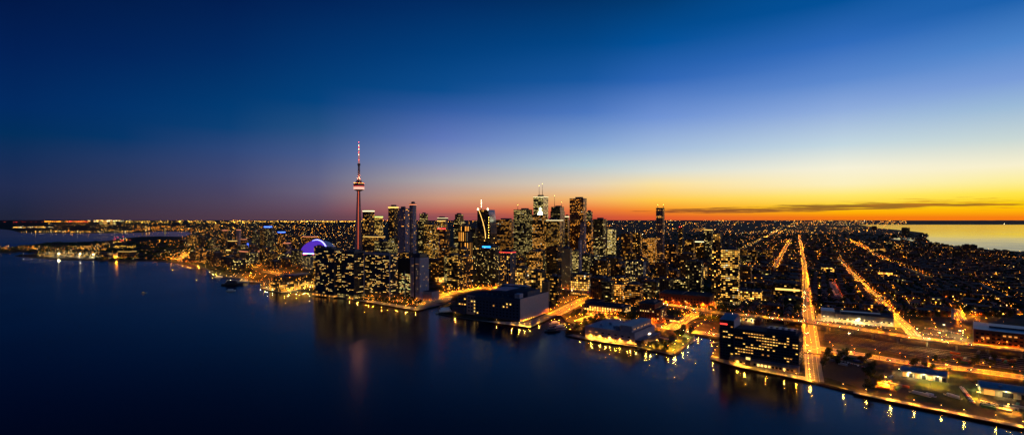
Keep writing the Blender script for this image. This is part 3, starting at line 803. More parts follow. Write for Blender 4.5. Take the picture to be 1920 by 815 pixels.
T('office_block','building','dark block with a white roof box, warm windows, beside the skylight roof one',1128,1152,528,1215,'office_dim',r=.8)
T('office_block','building','yellow-gridded midrise left of the dark midrise with lit lower floors',1152,1172,534,1230,'yellowgrid',r=.8)
T('office_block','building','dark midrise with lit lower floors and a flat wide roof',1172,1206,534,1180,'office',r=.7)
T('office_block','building','black midrise with yellow windows left of the red brick warehouse',1203,1236,528,1270,'office_dim',r=.7)
T('apartment_tower','tower','pale residential slab with columns of gold windows above the midrises',1173,1211,491,1560,'condo_dense',r=.45,pent=1,finn=7)
T('office_block','building','brown stone office block with pinkish street glow left of the pale residential slab',1122,1168,484,1800,'brown',r=.6)
T('office_block','building','old brown mass with a domed roof below the white-banded black tower',1105,1140,494,1650,'brown',r=.8,tiers=((.85,1),(1,.6)))
T('office_tower','tower','brownish tower left of the tall dark-blue tower with roof pinnacles',1165,1186,438,2600,'brown',r=.7)
T('office_tower','tower','grey tower with dim windows behind the dark roofed block',1186,1204,436,2700,'condo_far')
T('office_block','building','office block with bright yellow rows left of the tall dark-blue tower',1205,1231,446,2300,'office_gold',r=.6)
T('condo_tower','tower','tall slender dark-blue tower standing alone above the skyline with two roof pinnacles',1230,1246,390,2400,'blue',r=.9,ant=((1234,384),(1243,384)),pent=0)
T('apartment_block','building','brown speckled block right below the tall dark-blue tower',1246,1272,458,2250,'condo_far')
T('apartment_tower','tower','thin dark tower with pinkish lights right of the tall dark-blue tower',1272,1281,426,2700,'condo_far',redl=2)
T('apartment_tower','tower','dim tower with warm dots between the thin dark tower and the gold-topped one',1284,1303,448,2400,'condo_far')
T('office_block','building','office block with a bright white strip of light along its roof',1300,1322,452,2500,'condo_far',crown=('pale',4),r=.5)
T('apartment_tower','tower','broad dim tower with a yellow lit roof edge left of the gold-topped tower',1320,1336,430,2450,'condo_far',crown=('gold',3))
T('apartment_block','building','brown block with glowing dots above the tree-lined street',1262,1290,480,1950,'condo_far')
T('school_hall','building','dark flat hall with a row of gold windows behind the red brick warehouse',1288,1326,500,1760,'arcade',r=.5)
T('condo_tower','tower','tall tower with a solid gold top, dark shaft below, left of the condominium pair',1335,1354,437,1215,'condo',r=.9,tiers=((.86,1),(1,.8)),sign=('yellowgrid',.875,.8,20),podium=(9,1.15,'arcade'))
T('condo_tower','tower','dark condominium with scattered lit floors, right of the condominium pair',1352,1387,469,1200,'office',r=.6,podium=(9,1.1,'arcade'))
T('apartment_block','building','far apartment slab with columns of windows right of the condominium pair',1388,1402,467,2500,'condo_dense',r=.5)
T('apartment_block','building','second far apartment slab with columns of windows, in the middle of the group',1403,1420,469,2450,'condo_far',r=.5)
T('apartment_block','building','far apartment slab with a bright yellow face, right end of the group',1430,1450,468,2550,'condo_dense',r=.5)
T('office_block','building','block lit solid yellow in a grid behind the elevated road',1388,1430,548,1230,'yellowgrid',r=.8)
T('office_block','building','brown dim block right of the yellow gridded one',1428,1450,556,1240,'brown',r=.8)
T('office_block','building','dark block with one bright row of large windows above the elevated road',1450,1505,533,1290,'office_dim',r=.8,sign=('gold',.55,.86,4.5))
T('office_block','building','dark block with pale windows standing left of the avenue',1470,1507,560,1190,'office_dim',r=.6)
T('office_block','building','low brick block with a white lit entrance along the elevated road',1428,1470,574,1110,'brick',r=.6)
# ---- east plain
T('apartment_tower','tower','lone dark block silhouetted against the golden lake on the far cape',1690,1706,427,6200,'house',r=.8)
T('apartment_tower','tower','low tower silhouette left on the golden lake shore',1634,1644,424,8500,'house',r=.8)
T('apartment_tower','tower','dark stepped tower rising before the golden lake',1714,1733,447,4600,'condo_far',r=.8,tiers=((.8,1),(1,.6)))
T('apartment_tower','tower','lower dark tower right of the stepped one before the golden lake',1733,1742,453,4500,'condo_far')
T('apartment_block','building','gold-windowed low block below the lagoon',1771,1784,469,3300,'condo_dense',r=.5)
T('apartment_block','building','slim gold-windowed block right of the low one below the lagoon',1786,1792,470,3300,'condo_dense',r=.5)
T('apartment_block','building','dim warm block near the eastern beach with few windows',1800,1818,474,3200,'condo_far',r=.5)
# ---- west harbour and airport
T('warehouse','building','dark hangar at the airport with its lit doorway facing the harbour',203,221,474,2560,'arcade',r=.9,rot=10,pent=0)
T('warehouse','building','long low dark airport hangar right of the lit-doorway one',221,256,471,2600,'house',r=.6,rot=10,pent=0,crown=('gold',1.2))
T('warehouse','building','dark flat hangar on the airport behind the floodlit apron',182,204,473,2700,'dark',r=.8,rot=10,pent=0)
T('warehouse','building','wide grey-roofed shed on the western park shore',372,412,480,2500,'house',r=.6,rot=20,pent=0)
T('apartment_tower','tower','pale tower standing in the far western light band, brilliant at its base',228,233,414,13000,'condo_dense',r=.8)
for i,(a,b,t,Y_,l) in enumerate([(186,192,413.5,15000,'far western tower, left one of the pale group on the horizon'),(193,201,412.5,15000,'far western tower, widest of the pale group on the horizon'),
   (206,211,413.5,14500,'far western tower with greenish lights on the horizon'),(212,217,415,14500,'far western tower, lowest right of the pale group on the horizon'),
   (266,269,423,8200,'thin lit tower mirrored in the far channel, left of three'),(273,276,424,8200,'thin bright tower mirrored in the far channel, middle of three'),
   (278,281,425,8200,'thin tower mirrored in the far channel, right of three'),(308,311,428,7800,'thin reddish tower mirrored in the channel nearer the city'),
   (402,411,420,9000,'golden-green floodlit tower on the western plain')]):
    T('apartment_tower','tower',l,a,b,t,Y_,'yellowgrid' if i!=4 else 'condo_dense',r=.8,pent=0)
# ------------------------------------------------------------------ needle tower
def needle():
    Yt = 2310.0; p = AT(673, Yt); root = empty('communications_tower', p)
    tag(root, 'very tall concrete needle tower with a round pod, glowing red line and lit mast', 'tower')
    cm = plain('tower_concrete', (.30, .22, .20), .85)
    z = lambda y: ZT(y, Yt)-GZ
    red = glow('led_red', (1, .13, .03), 1.0, 'FRONT'); pink = glow('pod_ring_light', (1, .50, .36), 1.1, 'AUTO'); rr = glow('pod_red', (1, .07, .04), .8)
    m = MB(); n = 9
    lv = [(0, 25), (40, 21), (110, 17), (200, 13.5), (z(358), 8.6)]
    def ring(r, k): return [(r*(1 if i % 2 == 0 else .62)*math.cos(2*math.pi*i/6-math.pi/6), r*(1 if i % 2 == 0 else .62)*math.sin(2*math.pi*i/6-math.pi/6)) for i in range(6)]
    for (z0, r0), (z1, r1) in zip(lv, lv[1:]):
        A, Bq = ring(r0, 0), ring(r1, 0)
        for i in range(6):
            j = (i+1) % 6
            m.face([(*A[i], z0), (*A[j], z0), (*Bq[j], z1), (*Bq[i], z1)], cm)
    m.build('shaft', root)
    m = MB()
    for (z0, r0), (z1, r1) in zip(lv, lv[1:]): m.bar((0, -r0*.62-1.2, z0 if z0 else 30), (0, -r1*.62-1.2, z1), 1.7, red)
    m.build('light_strip', root)
    pod = MB(); dk = plain('pod_shell', (.10, .09, .09), .5)
    prof = [(z(358.5), 8), (z(356.5), 19), (z(355.3), 23)]
    for (a, ra), (b, rb) in zip(prof, prof[1:]): pod.cone((0, 0), ra, rb, a, b, dk, 32, False)
    pod.cone((0, 0), 23, 24, z(350.4), z(346), dk, 32, False).cone((0, 0), 24, 21, z(346), z(342.5), dk, 32)
    pod.cone((0, 0), 13, 12, z(342.4), z(338.5), dk, 24).cone((0, 0), 8, 8, z(338.4), z(335), dk, 16)
    po = pod.build('observation_pod', root)
    MB().cone((0, 0), 23.4, 23.6, z(355.2), z(350.5), pink, 32, False).build('light_ring', po)
    MB().cone((0, 0), 24.4, 24.4, z(349.6), z(348.4), rr, 32, False).build('red_light_ring', po)
    m = MB()
    for i in range(28):
        t = 2*math.pi*i/28; m.octa((21.6*math.cos(t), 21.6*math.sin(t), z(343.4)), 1, FAR['gold'] if i % 3 else FAR['red'])
    m.build('rim_light', po)
    MB().cone((0, 0), 6.0, 4.6, z(342.4), z(309), cm, 8).build('upper_shaft', root)
    MB().cone((0, 0), 5.2, 6.8, z(311), z(309.2), dk, 16, False).cone((0, 0), 6.8, 6.0, z(309.2), z(306.5), dk, 16).build('upper_pod', root)
    for sx in (-9, 9):
        pl = bpy.data.lights.new('pod_uplight', 'POINT'); pl.energy = 26000; pl.color = (1, .38, .24); pl.shadow_soft_size = 1.5
        lo = bpy.data.objects.new('pod_uplight', pl); C.objects.link(lo); lo.parent = root; lo.location = (sx, -9, z(334))
    an = MB(); am = plain('mast_white', (.6, .55, .5), .5); pk = glow('mast_lit', (1, .30, .24), .4)
    seg = [(306.4, 3.6), (290, 3.2), (289.8, 2.5), (280, 2.3), (279.8, 1.7), (273, 1.5), (272.8, .9), (266, .5)]
    for i in range(0, 8, 2): an.cone((0, 0), seg[i][1], seg[i+1][1], z(seg[i][0]), z(seg[i+1][0]), pk if i in (0, 2) else am, 8)
    a = an.build('antenna', root)
    for i, y in enumerate((309, 300, 290, 285.5, 280, 276, 272.5, 266.5)):
        MB().octa((0, -3.5 if y > 280 else -2, z(y)), 1.3, FAR['red'] if i % 2 else FAR['white']).build('beacon', a)
    MB().cone((0, 0), 34, 30, 0, 12, cm, 6).build('base_building', root)
    FOOT.append((p.x, p.y, 45))
needle()

# ------------------------------------------------------------------ stadium
def dome():
    Yc = 2560; R = 87.0; p = AT(598.5, Yc); root = empty('domed_stadium', p)
    tag(root, 'large domed stadium with blue-violet lit roof arch beside the needle tower', 'stadium')
    z0 = ZT(473, Yc)-GZ; hh = ZT(449.5, Yc)-GZ-z0
    mem = plain('roof_membrane', (.36, .36, .42), .5)
    lit = glow('roof_baked_blue_light', (.18, .05, .9), .5, 'NONE', (.08, .06, .14)); arc = glow('arch_blue_light', (.20, .22, 1), 5, 'AUTO'); rim = glow('rim_blue_light', (.30, .42, 1), 6, 'AUTO')  # front roof panel glows itself, in place of blue light cast on it
    mag = glow('rim_magenta', (1, .035, .20), 3.0)
    MB().cone((0, 0), R*1.0, R*1.0, 0, z0-6, CONC, 40, True).build('drum', root)
    MB().cone((0, 0), R*1.01, R*1.02, z0-5.98, z0, mag, 40, True).build('light_band', root)
    def P(t, f, k=1.0): return (R*k*math.cos(t)*math.cos(f), R*k*math.sin(t)*math.cos(f), z0+hh*k*math.sin(f))
    for nm, k, t0, t1, mat in (('roof_panel', .985, -40, 180, mem), ('roof_panel', .97, -180, -40, mem)):
        m = MB()
        for i in range(20):
            a, b = math.radians(t0+(t1-t0)*i/20), math.radians(t0+(t1-t0)*(i+1)/20)
            for j in range(8):
                f, g = math.pi/2*j/8, math.pi/2*(j+1)/8
                m.face([P(a, f, k), P(b, f, k), P(b, g, k), P(a, g, k)], mat)
        m.build(nm, root)
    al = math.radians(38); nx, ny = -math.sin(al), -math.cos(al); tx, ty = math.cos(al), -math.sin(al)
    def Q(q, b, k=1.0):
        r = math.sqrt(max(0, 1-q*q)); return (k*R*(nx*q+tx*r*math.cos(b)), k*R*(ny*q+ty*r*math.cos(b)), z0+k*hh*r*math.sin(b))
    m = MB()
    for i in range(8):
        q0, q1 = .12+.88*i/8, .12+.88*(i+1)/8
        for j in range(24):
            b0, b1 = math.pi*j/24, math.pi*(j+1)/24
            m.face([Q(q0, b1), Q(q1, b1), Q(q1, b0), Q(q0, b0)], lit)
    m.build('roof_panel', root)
    m = MB()
    for j in range(30): m.bar(Q(.12, math.pi*j/30, 1.015), Q(.12, math.pi*(j+1)/30, 1.015), 4.2, arc)
    m.build('arch_light', root)
    m = MB()
    for i in range(20):
        for b in (0, math.pi): m.bar(Q(.12+.88*i/20, b, 1.015), Q(.12+.88*(i+1)/20, b, 1.015), 3, rim)
    m.build('rim_light', root)
    FOOT.append((p.x, p.y, 100))
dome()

# ------------------------------------------------------------------ windows built one by one
WM = {}
def wmesh(ww, wh, mat):
    k = (ww, wh, mat.name)
    if k not in WM:
        m = MB(); fr = METAL
        m.box(-ww/2-.12, ww/2+.12, -.10, .0, -wh/2-.12, wh/2+.12, fr)
        m.face([(-ww/2, -.13, -wh/2), (ww/2, -.13, -wh/2), (ww/2, -.13, wh/2), (-ww/2, -.13, wh/2)], mat)
        WM[k] = m.mesh('window')
    return WM[k]
def windows(root, faces, sx, sz, ww, wh, lit, seed, cap=100, rowc=0.0, skip=None, mats=None):
    """faces: (corner x, corner y, heading angle, length, z0, z1); every opening gets its own window"""
    r = random.Random(seed); L = []; mats = mats or WINM
    for fi, (x, y, t, ln, z0, z1) in enumerate(faces):
        n = max(1, int(ln/sx)); k = max(1, int((z1-z0)/sz)); mg = (ln-(n-1)*sx)/2
        cl = [r.random() for _ in range(n)]
        for j in range(k):
            rl = r.random() < lit
            run = False
            for i in range(n):
                q = lit*(1-rowc)+rowc*rl
                q *= .5+cl[i]
                on = run if r.random() < .45 else r.random() < q
                run = on
                if skip and skip(fi, i, j): continue
                s = mg+i*sx
                mt = r.choice(mats) if on else DGLASS
                L.append((not on, r.random(), (x+s*math.cos(t), y+s*math.sin(t), z0+(j+.5)*sz), t, mt))
    L.sort(key=lambda q: (q[0], q[1]))
    for q in L[:cap]:
        link(wmesh(ww, wh, q[4]), 'window', root, q[2], q[3])
    if len(L) > cap:
        m = MB()
        for q in L[cap:]:
            c, s = math.cos(q[3]), math.sin(q[3]); x, y, z = q[2]; nx, ny = s*.12, -c*.12
            P = [(x-c*ww/2+nx, y-s*ww/2+ny), (x+c*ww/2+nx, y+s*ww/2+ny)]
            m.face([(*P[0], z-wh/2), (*P[1], z-wh/2), (*P[1], z+wh/2), (*P[0], z+wh/2)], q[4])
        tag(m.build('window', root), kind='stuff')
def corner(xc, Y, px0, px1, rot):
    """near corner at picture column xc, depth Y; front runs left to px0, side runs back to px1"""
    a = -math.radians(rot); N = AT(xc, Y); c, s = math.cos(a), math.sin(a)
    def sol(ax, ay, px):
        mm = (px-960)/F; return (mm*N.y-N.x)/(ax-mm*ay)
    return N, sol(-c, -s, px0), sol(-s, c, px1), a
def BW(name, cat, label, xc, Y, px0, px1, top, rot, wall, wins, dmax=None, extra=None, h=None, cap=100):
    Y = yd(Y); N, w, d, a = corner(xc, Y, px0, px1, rot)
    if dmax: d = min(d, dmax) if d > 0 else dmax
    hh = h or ZT(top, Y)-GZ
    root = empty(name, N, a); tag(root, label, cat)
    cx, cyy = N.x-math.cos(a)*w/2-math.sin(a)*d/2, N.y-math.sin(a)*w/2+math.cos(a)*d/2
    FOOT.append((cx, cyy, math.hypot(w, d)/2))
    if w > 2*d: 
        for f in (.15, .85): FOOT.append((N.x-math.cos(a)*w*f, N.y-math.sin(a)*w*f+d*.4, d*.8))
    MB().prism([(-w, 0), (0, 0), (0, d), (-w, d)], 0, hh, wall, ROOF).build('wall', root)
    pm = plain('parapet', (.07, .065, .07), .8)
    m = MB()
    for b in ((-w-.4, .4, -.4, .3), (-w-.4, .4, d-.3, d+.4), (-w-.4, -w+.3, .31, d-.31), (-.3, .4, .31, d-.31)): m.box(*b, hh-.5, hh+1.3, pm)
    m.build('parapet', root)
    if wins:
        sx, sz, ww, wh, lit, z0, rowc, seed = wins
        windows(root, [(-w, 0, 0, w, z0, hh-2), (0, 0, math.pi/2, d, z0, hh-2)], sx, sz, ww, wh, lit, seed, cap, rowc)
    if extra: extra(root, w, d, hh)
    return root, w, d, hh
def pent(fr, hgt=5):
    def f(root, w, d, h):
        pmt = plain('penthouse_panel', (.11, .10, .11), .7)
        for (a, b, c_, e) in fr:
            MB().box(-w*b, -w*a, d*c_, d*e, h+.02, h+hgt, pmt, ROOF, False).build('penthouse', root)
    return f
BLK = plain('black_cladding', (.022, .022, .028), .35); BRN = plain('brown_cladding', (.11, .07, .055), .6)
LIL = plain('lilac_concrete', (.30, .23, .24), .75); BRK = plain('red_brick', (.20, .06, .03), .85, scale=.4)
PNK = plain('pale_brick_warm_lit', (.42, .25, .20), .8, scale=.3); NAVY = plain('dark_blue_panel', (.045, .05, .075), .5); STEEL = plain('shed_roof', (.05, .055, .075), .45)
def podium_lit(pad, ph, mat=None):
    def f(root, w, d, h):
        MB().prism([(-w-pad, -pad), (pad, -pad), (pad, d*.8), (-w-pad, d*.8)], 0, ph, facade('arcade'), ROOF).build('podium', root)
    return f
def multi(*fs):
    def f(*a):
        for g in fs: g(*a)
    return f
BW('condo_tower','tower','black waterfront condominium, leftmost of the front row, two wings full of scattered warm windows',626,557,591,641,467,32,BLK,(4.3,3.2,2.6,1.5,.22,8,.0,1),extra=multi(pent(((.2,.45,.2,.7),(.6,.8,.3,.7))),podium_lit(5,6)))
BW('condo_tower','tower','stepped dark waterfront condominium with curving lit terraces, second from left of the front row',664,559,640,684,472,32,BLK,(5.5,3.2,4.0,1.3,.2,10,.35,2),extra=multi(pent(((.2,.5,.3,.7),)),podium_lit(7,9)))
BW('condo_tower','tower','broad dark slab with a pale portal frame and gold windows, centre of front row',731,562,683,746,476,32,BLK,(4.0,3.2,2.7,1.5,.27,14,.0,3),
   extra=lambda root,w,d,h: (MB().box(-w-1.5,-w+1.2,-1.5,-.15,0,h+2.5,LIL).box(-1.2,1.5,-1.5,-.15,0,h+2.5,LIL).box(-w+1.21,-1.21,-1.5,-.15,h-4,h+2.5,LIL).build('portal_frame',root)))
def bow(root, w, d, h):
    m = MB(); P = [(-w*.5+w*.56*math.cos(math.radians(t)), d*.45+d*.62*math.sin(math.radians(t))) for t in range(0, 360, 15)]
    m.prism(P, h+.02, h+7, BLK, ROOF); m.build('penthouse', root)
    MB().box(-w-.9, -w+.2, -.9, -.15, 0, h, LIL).box(-w*.52, -w*.47, -.9, -.15, 0, h*.72, LIL).build('edge_fin', root)
BW('condo_tower','tower','waterfront tower with a bowed dark crown and greenish windows on its lower half only',773,557,746,777,490,32,BLK,None,
   extra=lambda root,w,d,h: (bow(root,w,d,h), windows(root,[(-w,0,0,w,6,h*.68)],3.4,3.2,2.0,1.6,.42,5,100,0,None,[WINM[0],WINM[2],glow('lit_window_green',(.85,.85,.3),2.0)])))
BW('hotel_tower','hotel','lilac concrete hotel tower with a black crown at the right end of the waterfront row',787,563,769,804,483,32,LIL,(3.6,3.1,1.1,1.3,.07,18,.0,6),
   extra=lambda root,w,d,h: (MB().box(-w*.93,-w*.07,d*.1,d*.9,h+.02,h+9,BLK,ROOF).build('crown',root), MB().box(-w*.2,w*.9,d*.35,d*1.2,0,22,PNK,ROOF).build('podium',root), MB().box(-w*.55,-w*.45,-.9,-.1,0,h,plain('dark_slot',(.03,.03,.03),.6)).build('recess_panel',root)))

# ------------------------------------------------------------------ sugar refinery
def refinery():
    Y = yd(602); N, w, d, a = corner(975, Y, 851, 1028, 32)
    root = empty('sugar_refinery', N, a); tag(root, 'long dark-blue sugar refinery on the quay with a windowless right side wall tinted pink for warm light', 'factory')
    h = 43
    MB().prism([(-w*.66, 0), (0, 0), (0, d), (-w*.66, d)], 0, h, NAVY, ROOF).build('main_wall', root)
    MB().box(.02, .9, -.3, d, 0, h+1.5, PNK).build('end_wall', root)  # wall colour raised to pale pink to carry the warm light on this side
    MB().box(-w*.83, -w*.661, 8, d*.8, 0, h-2, PNK, ROOF).build('lift_tower', root)
    MB().prism([(-w, 12), (-w*.831, 12), (-w*.831, d*.8), (-w, d*.8)], 0, h-3, NAVY, ROOF).build('west_wing', root)
    MB().box(-w*1.04, -w*.84, 2, 11.9, 0, 14, NAVY, ROOF).build('dock_office', root)
    MB().box(-w*.3, -w*.02, d*.3, d*.75, h+.02, h+11, NAVY, ROOF).build('roof_house', root)
    MB().box(-w*.62, -w*.36, d*.35, d*.9, h+.02, h+8, NAVY, STEEL).build('roof_house', root)
    MB().box(-w*.12, -w*.05, d*.1, d*.22, h+.02, h+9, LIL).build('roof_hoist', root)
    MB().box(-w*.7, -w*.3, d*.92, d*1.1, 0, h+10, NAVY, STEEL).build('rear_block', root)
    m = MB()
    for i in range(7): m.cone((-w*(.1+.08*i), d*.2), 1.5, 1.5, h+.02, h+3, METAL, 8)
    m.build('roof_vent', root)
    m = MB().box(-w*.998, 0, -.25, -.05, h-.8, h+1.4, plain('parapet', (.07,.065,.07), .8)); 
    windows(root, [(-w*.66, 0, 0, w*.66, 4, h-3)], 8.2, 6.2, 3.4, 2.6, .13, 11, 40)
    windows(root, [(-w, 12, 0, w*.165, 4, h-6), ], 7.2, 6.0, 4.2, 2.4, .42, 12, 30)
    windows(root, [(-w*.83, 8, 0, w*.165, 4, h-4)], 7.5, 7.0, 4.0, 2.6, .4, 13, 25)
    for i in range(6):
        hd = MB().lamp((3.2, d*(.06+.07*i), 1.2), 'gold', .5); hd.build('wall_light', root)
    FOOT.extend([(N.x-math.cos(a)*w*f-math.sin(a)*d*.5, N.y-math.sin(a)*w*f+math.cos(a)*d*.5, d*.75) for f in (.1, .35, .6, .85)])
refinery()

# ------------------------------------------------------------------ low market hall on its pier
def pier_hall():
    Y = yd(646); N, w, d, a = corner(1190, Y, 1097, 1228, 38)
    root = empty('exhibition_shed', N, a); tag(root, 'low broad warehouse on the pier with a long raised roof monitor and small end lights', 'warehouse')
    h = 19
    MB().prism([(-w, 0), (0, 0), (0, d), (-w, d)], 0, h, LIL, STEEL).build('wall', root)
    m = MB(); m.prism([(-w*.28, d*.02), (-w*.06, d*.02), (-w*.06, d*.98), (-w*.28, d*.98)], h+.02, h+10, LIL, STEEL); mo = m.build('roof_monitor', root)
    MB().box(-w*.42, -w*.34, d*.1, d*.98, h+.02, h+6, LIL, STEEL).build('roof_monitor', root)
    MB().box(.05, w*.14, d*.02, d*.9, 0, 8, NAVY, STEEL).build('side_annex', root)
    m = MB()
    for i in range(16): m.box(-w*.06+.02, -w*.06+.12, d*(.05+.056*i), d*(.05+.056*i)+2, h+3, h+5, WINM[0] if i % 3 else DGLASS)
    m.build('clerestory', mo)
    for x, y in ((.7, .5), (.55, .8), (.8, .3), (.5, .25)):
        MB().cone((-w*x, d*y), 2.4, 2.4, h+.02, h+2.5, LIL, 12).build('roof_vent', root)
    for i in range(5): MB().lamp((-w*(.08+.2*i), -1.2, 6), 'gold', .5).build('wall_light', root)
    windows(root, [(-w, 0, 0, w, 3, 15)], 12, 5.5, 4.5, 1.6, .18, 31, 40)
    FOOT.append((N.x-math.cos(a)*w*.5, N.y+20, w*.55))
pier_hall()

# ------------------------------------------------------------------ glass quayside offices (right foreground)
def offices():
    rot = 38; Y = yd(697); N, w, d, a = corner(1498, Y, 1377, 1506, rot)
    root = empty('quayside_offices', N, a); tag(root, 'long dark glass office slab on the near quay above a bright shopfront', 'office building')
    dd = 34; h = ZT(630, Y)-GZ
    MB().prism([(-w, 0), (0, 0), (0, dd), (-w, dd)], 9, h, BLK, ROOF).build('wall', root)
    MB().box(-w*.5, -w*.06, dd*.25, dd*.8, h+.02, h+4.5, NAVY, STEEL).build('penthouse', root)
    m = MB()
    for i in range(5): m.box(-w*(.1+.09*i), -w*(.1+.09*i)+3, dd*.35, dd*.6, h+4.52, h+6, METAL)
    m.build('roof_unit', root)
    windows(root, [(-w, 0, 0, w, 10, h-1.5), (0, 0, math.pi/2, dd, 10, h-1.5)], 3.5, 3.9, 2.5, 1.2, .42, 41, 100, .3,
            mats=[WINM[0], WINM[1]])
    m = MB()
    for j in range(int((h-10)/3.9)+1): m.box(-w, 0, -.32, -.14, 9.6+3.9*j, 10.1+3.9*j, NAVY)
    m.build('spandrel', root)
    MB().box(-w-4, 1, -11, -.4, 0, 8.6, plain('podium_stone', (.2, .17, .13), .7), STEEL).build('podium', root)
    MB().box(-w*.78, -w*.70, -12.5, -11.02, 0, 15, BRN, ROOF).build('entrance_tower', root)
    windows(root, [(-w-2, -11, 0, w*.22, 1, 6.4), (-w*.68, -11, 0, w*.64, 1, 6.4)], 4.6, 5.2, 3.0, 3.0, .6, 43, 60, 0, mats=[glow('shopfront_glow', (1, .6, .16), 2.5, 'AUTO'), WINM[1], WINM[2]])
    m = MB(); m.box(-w*.775, -w*.705, -12.7, -12.52, 9, 12.5, WINM[2]); m.build('entrance_light', root)
    # tower end
    Y2 = yd(676); N2, w2, d2, a2 = corner(1376, Y2, 1349, 1387, rot)
    t = empty('office_tower', N2, a2); tag(t, 'taller dark tower end with slanted roof, left of the glass office slab', 'tower')
    d2 = min(max(d2, 30), 42); h2 = ZT(601, Y2)-GZ
    MB().prism([(-w2, 0), (0, 0), (0, d2), (-w2, d2)], 0, lambda x, y: h2+5*y/d2, BLK, STEEL).build('wall', t)
    MB().box(.05, .6, -.5, d2, 0, h2+1, LIL).build('side_fin', t)
    windows(t, [(-w2, 0, 0, w2, 4, h2-2)], 3.6, 3.9, 2.8, 1.1, .26, 47, 90, .6)
    MB().box(-w2*.95, -w2*.45, -.8, -.2, h2-7, h2-5, CR['red']).build('sign', t)
    FOOT.extend([(N.x-math.cos(a)*w*f, N.y-math.sin(a)*w*f+15, 30) for f in (0, .25, .5, .75, 1)]); FOOT.append((N2.x, N2.y+15, 30))
offices()

# ------------------------------------------------------------------ terminal and other long buildings
def terminal():
    Y = yd(546.5); N, w, d, a = corner(527, Y, 505, 592, 30)
    root = empty('harbour_terminal', N, a); tag(root, 'long harbour terminal with brilliant yellow gridded windows and darker set-back upper floors', 'building')
    h = ZT(530, Y)-GZ
    MB().prism([(-w, 0), (0, 0), (0, d), (-w, d)], 0, h, facade('yellowgrid'), ROOF).build('wall', root)
    MB().prism([(-w+8, 8), (-6, 8), (-6, d-6), (-w+8, d-6)], h+.02, h+13, facade('condo'), ROOF).build('upper_floors', root)
    q = MB().prism([(-w+8+x, 8+d*y) for x, y in ((0,.3),(w*.3,.26),(w*.8,.3),(w*.8,.8),(w*.3,.84),(0,.8))], h+13.02, h+17, NAVY, STEEL).build('roof_canopy', root)
    m = MB()
    for i in range(12): m.lamp((7, d*(i+.5)/12, 9), 'gold', .5)
    m.build('wall_light', root)  # lamps added clear of the wall to brighten it gold
    FOOT.extend([(N.x-math.sin(a)*d*f, N.y+d*math.cos(a)*f, w*.8) for f in (.1, .3, .5, .7, .9)])
terminal()
BW('brick_warehouse','warehouse','long red brick warehouse glowing under the lamps behind the elevated road',1331,577,1236,1346,556,32,BRK,(7,5.5,3,2.2,.2,8,.0,51),dmax=60,extra=pent(((.55,.56,.0,1),),1.5))
BW('brick_building','building','dark red brick block with a heavy cornice in front of the red brick warehouse',1228,606,1198,1243,570,34,BRK,(5,4.4,1.8,2.2,.12,3,.0,52),extra=pent(((.2,.6,.3,.7),)))
BW('brick_building','building','small brick block with a lit gable face right of the heavy-corniced one',1238,607,1225,1250,580,34,BRK,(4.6,4.4,2.2,2.4,.25,3,.0,53))
BW('market_building','building','low brick building with glowing arches along its ground floor by the wide street',1168,589,1094,1184,577,34,BRN,(6,5,3.6,3.8,.85,1,.0,54),dmax=45,extra=pent(((.1,.5,.3,.7),),3))
BW('market_building','building','low dark flat-roofed shed with lit shop windows left of the glowing arches',1120,578,1097,1150,566,34,BLK,(6,4.5,3.6,2.4,.6,1,.0,55),dmax=40)
BW('shop_row','building','low row with white-lit shopfronts right of the small brick block',1275,606,1246,1290,598,34,BRN,(5,5,4,3,.8,1,.0,56),dmax=25,extra=pent(((.2,.4,.3,.7),),2))
def depot(root, w, d, h):
    fl = GLB['white']
    for i in range(7):
        x = -w*(.06+.145*i); MB().lamp((x, -9, 7.5), 'white', .5).build('floodlight', root)
    MB().box(-w*.9, -w*.2, d*.3, d*.6, h+.02, h+3, STEEL).build('roof_monitor', root)
    MB().box(-w*1.25, -w*1.01, 3, d*.9, 0, h*1.25, plain('white_render', (.32,.32,.26), .7), STEEL).build('annex', root)
    MB().lamp((-w*1.13, -4, 9), 'white', .5).build('floodlight', root)
BW('transit_depot','depot','long white-walled depot under floodlights just behind the elevated road',1676,611,1566,1690,596,30,plain('white_render', (.32,.32,.26), .7),(9,7,5,2.2,.1,2,.0,57),dmax=50,extra=depot)
def rwh(root, w, d, h): pass
def warehouse_right():
    Y = yd(643); N = AT(1826, Y); a = -math.radians(42); w = 190; d = 80; h = 24
    root = empty('warehouse', N, a); tag(root, 'long brick warehouse with a blue-black roof and pale floodlit end wall at the right edge', 'warehouse')
    MB().prism([(0, 0), (w, 0), (w, d), (0, d)], 0, h, BRK, STEEL).build('wall', root)
    MB().box(-.9, -.05, 0, d, 0, h+1, plain('white_render', (.32,.32,.26), .7)).build('end_wall', root)
    MB().box(w*.1, w*.5, d*.4, d*.6, h+.02, h+2.5, STEEL).build('roof_monitor', root)
    windows(root, [(0, 0, 0, w, 2, h-3)], 6.5, 6.2, 3.6, 2.6, .33, 61, 60, mats=[WINM[0]])
    for i in range(3): MB().lamp((-14, d*(.15+.3*i), 9), 'white', .5).build('floodlight', root)
    FOOT.append((N.x+70, N.y, 110))
warehouse_right()
